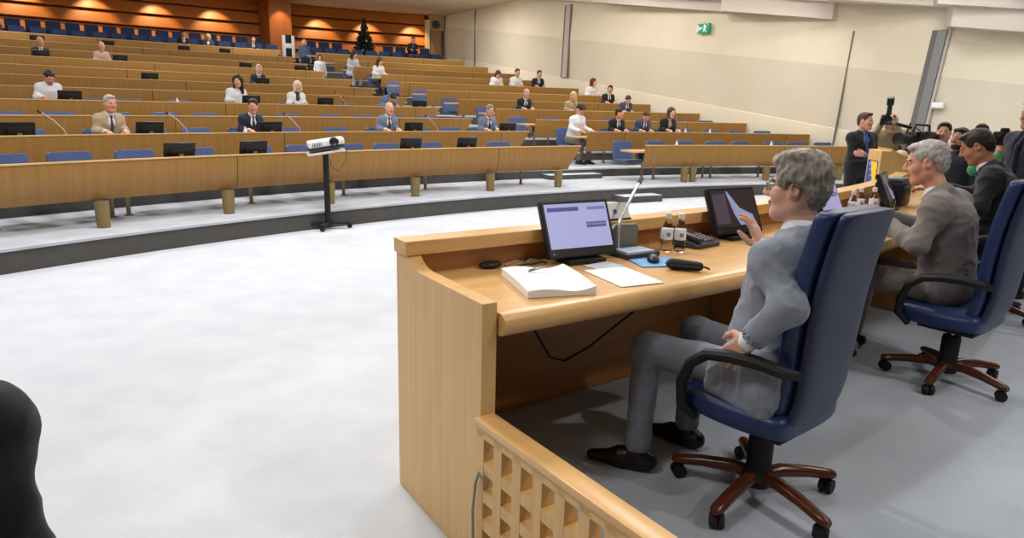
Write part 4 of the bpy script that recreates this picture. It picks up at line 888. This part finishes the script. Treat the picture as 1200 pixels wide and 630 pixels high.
t = tag(MB().box((0, 0, .0015), (.22, .31, .003)).obj('paper_sheet', PAPER, None, W(.56, .84, ZT), RZ-8), 'loose white sheet of paper between the booklet and the mouse mat', 'paper')
t = tag(MB().box((0, 0, .0012), (.16, .12, .0024)).obj('paper_sheet', mat('printed_paper', '#ccd3dc', .8, var=.15, vscale=40), None, W(.36, .9, ZT), RZ+10), 'pale blue printed sheet under the menu monitor', 'paper')
t = thing('paper_stack', 'thick white booklet of papers with curled pages on the desk', 'papers', W(.51, .455, ZT), RZ-16)
b = MB(); R = []
for i in range(13):
    x = -.145+.29*i/12; lift = .035+.006*math.sin(i*.55)+.012*(i/12)**2*math.sin(i*.5+1)
    R.append([Vector((x, y, z)) for y, z in ((-.19, 0), (.19, 0), (.19, lift*.9), (.0, lift), (-.19, lift*.8))])
b.rings(R, sharp if False else 0); b.obj('pages', PAPER, t, sharp=50)
t = thing('pen', 'silver ballpoint pen lying on the white booklet', 'pen', W(.42, .47, ZT+.047), RZ+20); b = MB(); b.tube([(-.07, 0, 0), (-.065, 0, 0), (.05, 0, 0), (.07, 0, 0)], [.002, .0045, .0045, .0015], 8); b.obj('barrel', mat('pen_silver', '#8a93a8', .3, metal=.6), t); b = MB(); b.box((-.04, .0, .006), (.04, .003, .002)); b.obj('clip', BLACKP, t)
t = thing('intercom_puck', 'black oval desk device beside the cables', 'device', W(.14, .4, ZT), RZ)
s = SDF(); s.ell((0, 0, .014), (.06, .035, .018), k=.01); s.box((0, 0, -.05), (.2, .2, .05), None, .001, .003, 0, True); me = s.mesh('shell', .004); me.materials.clear(); me.materials.append(BLACKP); o = bpy.data.objects.new('shell', me); COL.objects.link(o); o.parent = t
b = MB(); b.lathe([(.012, .03), (.012, .034), (.001, .034)], n=12); b.obj('button', DKGREY, t)
for i, (pts, m, lab) in enumerate(((((.15, .47), (.14, .54), (.165, .58), (.14, .62), (.155, .68)), 'grey_cable', 'grey cable coiled on the desk behind the menu monitor'), (((.2, .5), (.215, .55), (.195, .59), (.21, .64), (.19, .68)), 'black_matt', 'black cable tangled on the desk behind the menu monitor'))):
    b = MB(); b.tube([W(u, v, ZT+.006+.01*(j % 2)) for j, (u, v) in enumerate(pts)], .005, 6); tag(b.obj('cable', _M[m]), lab, 'cable')
b = MB(); b.tube([W(.5, .33, 1.0), W(.38, .5, .8), W(.2, .72, .58), W(.15, .85, .52), W(.18, .98, .58), W(.36, 1.1, .8), W(.5, 1.15, 1.0)], .006, 6); tag(b.obj('cable', BLACKM), 'black cable sagging under the rostrum desk', 'cable')

# ------------------------------------------------------------------ lectern with flag
t = thing('lectern', 'beech lectern with a flag panel beyond the far end of the rostrum desk', 'lectern', Vector((4.36, 7.95, 0)), -100)
b = MB(); b.prism([(-.22, -.22, 0), (-.22, .26, 0), (-.22, .26, 1.2), (-.22, -.1, 1.4), (-.22, -.22, 1.4)], (.44, 0, 0)); b.obj('pedestal', BEECH, t, bevel=.006)
b = MB(); b.prism([(-.24, -.12, 1.4), (-.24, .3, 1.175), (-.24, .3, 1.2), (-.24, -.12, 1.425)], (.48, 0, 0)); b.obj('slanted_top', BEECHH, t)
b = MB(); y = -.224
b.box((0, y, 1.07), (.34, .006, .42), 0)
b.prism([(-.06, y-.006, 1.27), (.165, y-.006, 1.27), (.165, y-.006, .87)], (0, .003, 0), 1)
for i in range(6): b.box((-.085+i*.036, y-.005, 1.235-i*.064), (.016, .004, .016), 2, ry=45)
b.obj('flag_panel', [mat('flag_blue', '#2b4a9c', .6), mat('flag_yellow', '#f0cf1f', .6), PAPER], t)

# ------------------------------------------------------------------ projector on a wheeled stand
pp = Vector((-2.641, 9.62, 0))
t = thing('projector_stand', 'black wheeled projector stand on the pale hall floor', 'stand', pp, 20)
b = MB(); b.tube([(0, 0, .06), (0, 0, 1.06)], .042, 12); b.obj('pole', BLACKM, t)
b = MB(); b.box((0, 0, .085), (.62, .06, .03), bev=.006); b.box((0, 0, .085), (.06, .5, .03), bev=.006, rz=-25); b.obj('foot_bar', BLACKM, t)
for x, y in ((-.3, 0), (.3, 0), (-.1, -.22), (.1, .22)):
    b = MB(); b.lathe([(.035, -.015), (.038, 0), (.035, .015)], n=14); bmesh.ops.rotate(b.bm, verts=b.bm.verts, cent=(0, 0, 0), matrix=Matrix.Rotation(PI/2, 3, 'X')); bmesh.ops.translate(b.bm, verts=b.bm.verts, vec=(x, y, .038)); b.tube([(x, y, .04), (x, y, .085)], .012, 6); b.obj('caster', BLACKM, t)
b = MB(); b.box((0, 0, 1.09), (.5, .4, .03), rx=0, ry=-9, bev=.005); b.obj('tray', mat('white_tray', '#d4d2cd', .5), t)
t = thing('projector', 'white and black projector tilted on the black wheeled stand', 'projector', pp+Vector((0, 0, 1.115)), 20)
Mx = dict(ry=-9)
b = MB(); b.box((0, 0, .04), (.47, .36, .05), bev=.012, **Mx); b.obj('lower_casing', mat('projector_dark', '#34353a', .4), t)
b = MB(); b.box((0, 0, .105), (.49, .37, .09), bev=.02, **Mx); b.obj('upper_casing', WHITEP, t)
b = MB(); b.lathe([(.062, 0), (.062, .05), (.052, .06), (.045, .05), (.001, .03)], n=20); bmesh.ops.rotate(b.bm, verts=b.bm.verts, cent=(0, 0, 0), matrix=Matrix.Rotation(PI/2, 3, 'X')); bmesh.ops.translate(b.bm, verts=b.bm.verts, vec=(.1, -.17, .125)); b.obj('lens', BLACKP, t)
b = MB()
for i in range(6): b.box((-.18+.022*i, -.188, .07+.003*i), (.012, .006, .05))
b.obj('vent_grille', GREYP, t)
b = MB(); b.tube([pp+Vector((.3, -.0, 1.12)), pp+Vector((.3, -.08, .98)), pp+Vector((.2, -.14, .84)), pp+Vector((.1, -.12, .92)), pp+Vector((.08, -.08, 1.0))], .006, 6); tag(b.obj('cable', mat('brown_cable', '#4a3520', .6)), 'dark cable hanging in a loop from the projector', 'cable')

# ------------------------------------------------------------------ tree and white stand at the back
t = thing('christmas_tree', 'dark decorated Christmas tree before the timber back wall', 'tree', P(45.0, 117.0, tier(13)), 0)
b = MB(); b.tube([(0, 0, 0), (0, 0, 1.9)], [.05, .01], 8); b.obj('trunk', mat('bark', '#3a2a1c', .9), t)
b = MB()
for i in range(240):
    h = random.random()**.8; z = .25+1.65*h; r = .62*(1-h)+.05; a = random.random()*360; p0 = Vector((0, 0, z+.08)); q = Vector((r*cos(a), r*sin(a), z-.06*random.random()))
    b.tube([p0, p0.lerp(q, .55)+Vector((0, 0, .02)), q], [.02, .07, .008], 5)
b.obj('needles', mat('fir', '#1f2a1c', .9, col2='#2f3a26', vscale=6), t)
for i in range(26):
    h = (i+.5)/26; z = .3+1.5*h; r = .6*(1-h)+.06; a = i*137.5; b = MB(); bmesh.ops.create_uvsphere(b.bm, u_segments=8, v_segments=6, radius=.05, matrix=T4((r*cos(a), r*sin(a), z))); b.obj('bauble', mat('bauble_red', '#8d2f28', .25) if i % 2 else mat('bauble_silver', '#b9b6b0', .25), t)
t = thing('display_stand', 'white H-shaped display stand with a dark base before the column', 'stand', P(43.9, 121.95, tier(12)), 212)
b = MB()
for x in (-.2, .2): b.box((x, 0, .75), (.14, .12, .95), bev=.01)
b.box((0, 0, .78), (.3, .12, .2), bev=.01); b.obj('frame', WHITEP, t)
b = MB(); b.box((0, 0, .14), (.56, .3, .28), bev=.02); b.obj('base', mat('maroon', '#4a1a18', .6), t)
b = MB(); b.box((0, .02, 1.06), (.26, .05, .36)); b.box((0, .02, .48), (.26, .05, .4)); b.obj('dark_panel', BLACKM, t)

# ------------------------------------------------------------------ lights
def area(name, loc, size, power, col=(1, .96, .9), rot=(0, 0, 0), shape='DISK'):
    l = bpy.data.lights.new(name, 'AREA'); l.shape = shape; l.size = size; l.energy = power; l.color = col
    o = bpy.data.objects.new(name, l); COL.objects.link(o); o.location = loc; o.rotation_euler = rot; return o
def spot(name, loc, tgt, power, ang=60, col=(1, .95, .88), rad=.12, blend=.6):
    l = bpy.data.lights.new(name, 'SPOT'); l.energy = power; l.color = col; l.spot_size = math.radians(ang); l.spot_blend = blend; l.shadow_soft_size = rad
    o = bpy.data.objects.new(name, l); COL.objects.link(o); o.location = loc; o.rotation_euler = (Vector(tgt)-Vector(loc)).to_track_quat('-Z', 'Y').to_euler(); return o
ZL = CEILZ-.12
for x, y, e in ((-6, 4, 230), (-2.5, 7.5, 260), (1.5, 10.5, 240), (-8, 9, 170), (-4, 13, 170), (1, 16, 180), (6, 12.5, 190)): area('ceiling_area_light', (x, y, ZL), 2.0, e*.9, (1, .98, .97))
for x, y, e in ((-14, 14, 180), (-9, 19, 190), (-4, 23, 190), (1.5, 22, 190), (-16, 22, 180), (-10, 28, 190), (-3, 30, 190), (6.5, 18, 190)): area('ceiling_area_light', (x, y, ZL), 2.0, e, (1, .96, .9))
for x, y, e in ((3.5, 2.5, 45), (7, 6.5, 80), (9, 10, 110), (-2.6, .4, 110)): area('ceiling_area_light', (x, y, ZL), 1.2, e, (1, .97, .94))  # last entry is an unseen light, added to brighten the desk end panel
for loc, tg, e in (((-2.6, 6.5, ZL), (.6, 3.4, 1.0), 420), ((5.2, -1.2, ZL), (2.0, 2.6, .3), 260), ((4.6, 1.0, ZL), (1.8, 2.0, .3), 240), ((2.2, 7.6, ZL), (2.4, 4.2, 1.2), 260)): spot('ceiling_spot', loc, tg, e, 55, rad=.1)
for loc, s, z, e in (((2, 16, ZL), 16, 3.2, 360), ((-4, 24, ZL), 24, 4.2, 360), ((5, 9, ZL), 10, 2.5, 230), ((-9, 30, ZL), 31, 4.8, 300)): spot('wall_spot', loc, wallp(s, z), e, 80, rad=.1)
# warm downlights grazing the timber wall
i = 0; a = 113.4
while a < 140:
    if not 120.7 < a < 123.6: spot('wall_washer', P(45.6, a, CEILZ-.06), P(46.45, a, 4.2), 190, 75, (1, .72, .38), .05)
    a += 2.95
spot('wall_washer', P(43.9, 122.1, CEILZ-.06), P(44.6, 122.1, 4.6), 150, 60, (1, .72, .38), .05)
w = bpy.data.worlds.new('World'); bpy.context.scene.world = w; w.use_nodes = True; w.node_tree.nodes['Background'].inputs[0].default_value = (.9, .93, 1, 1); w.node_tree.nodes['Background'].inputs[1].default_value = .05

# ------------------------------------------------------------------ camera
f, nx, ny = 800.26, -88.12, 3320.0
n = math.hypot(nx, ny); dx, dy = nx/n, ny/n; th = math.atan(f/n)
Rw = Vector((1, 0, 0)); Fw = Vector((0, math.cos(th), -math.sin(th))); Dw = Vector((0, -math.sin(th), -math.cos(th)))
X = Rw*dy+Dw*dx; Yd = Rw*(-dx)+Dw*dy
cam = bpy.data.cameras.new('Camera'); co = bpy.data.objects.new('Camera', cam); COL.objects.link(co)
Mw = Matrix((X, -Yd, -Fw)).transposed().to_4x4(); Mw.translation = (0, 0, 1.8); co.matrix_world = Mw
cam.sensor_width = 36; cam.lens = f/1200*36; cam.clip_end = 200; cam.clip_start = .05
sc = bpy.context.scene; sc.camera = co
sc.view_settings.view_transform = 'Standard'; sc.view_settings.look = 'None'; sc.view_settings.gamma = 1; sc.view_settings.exposure = 0
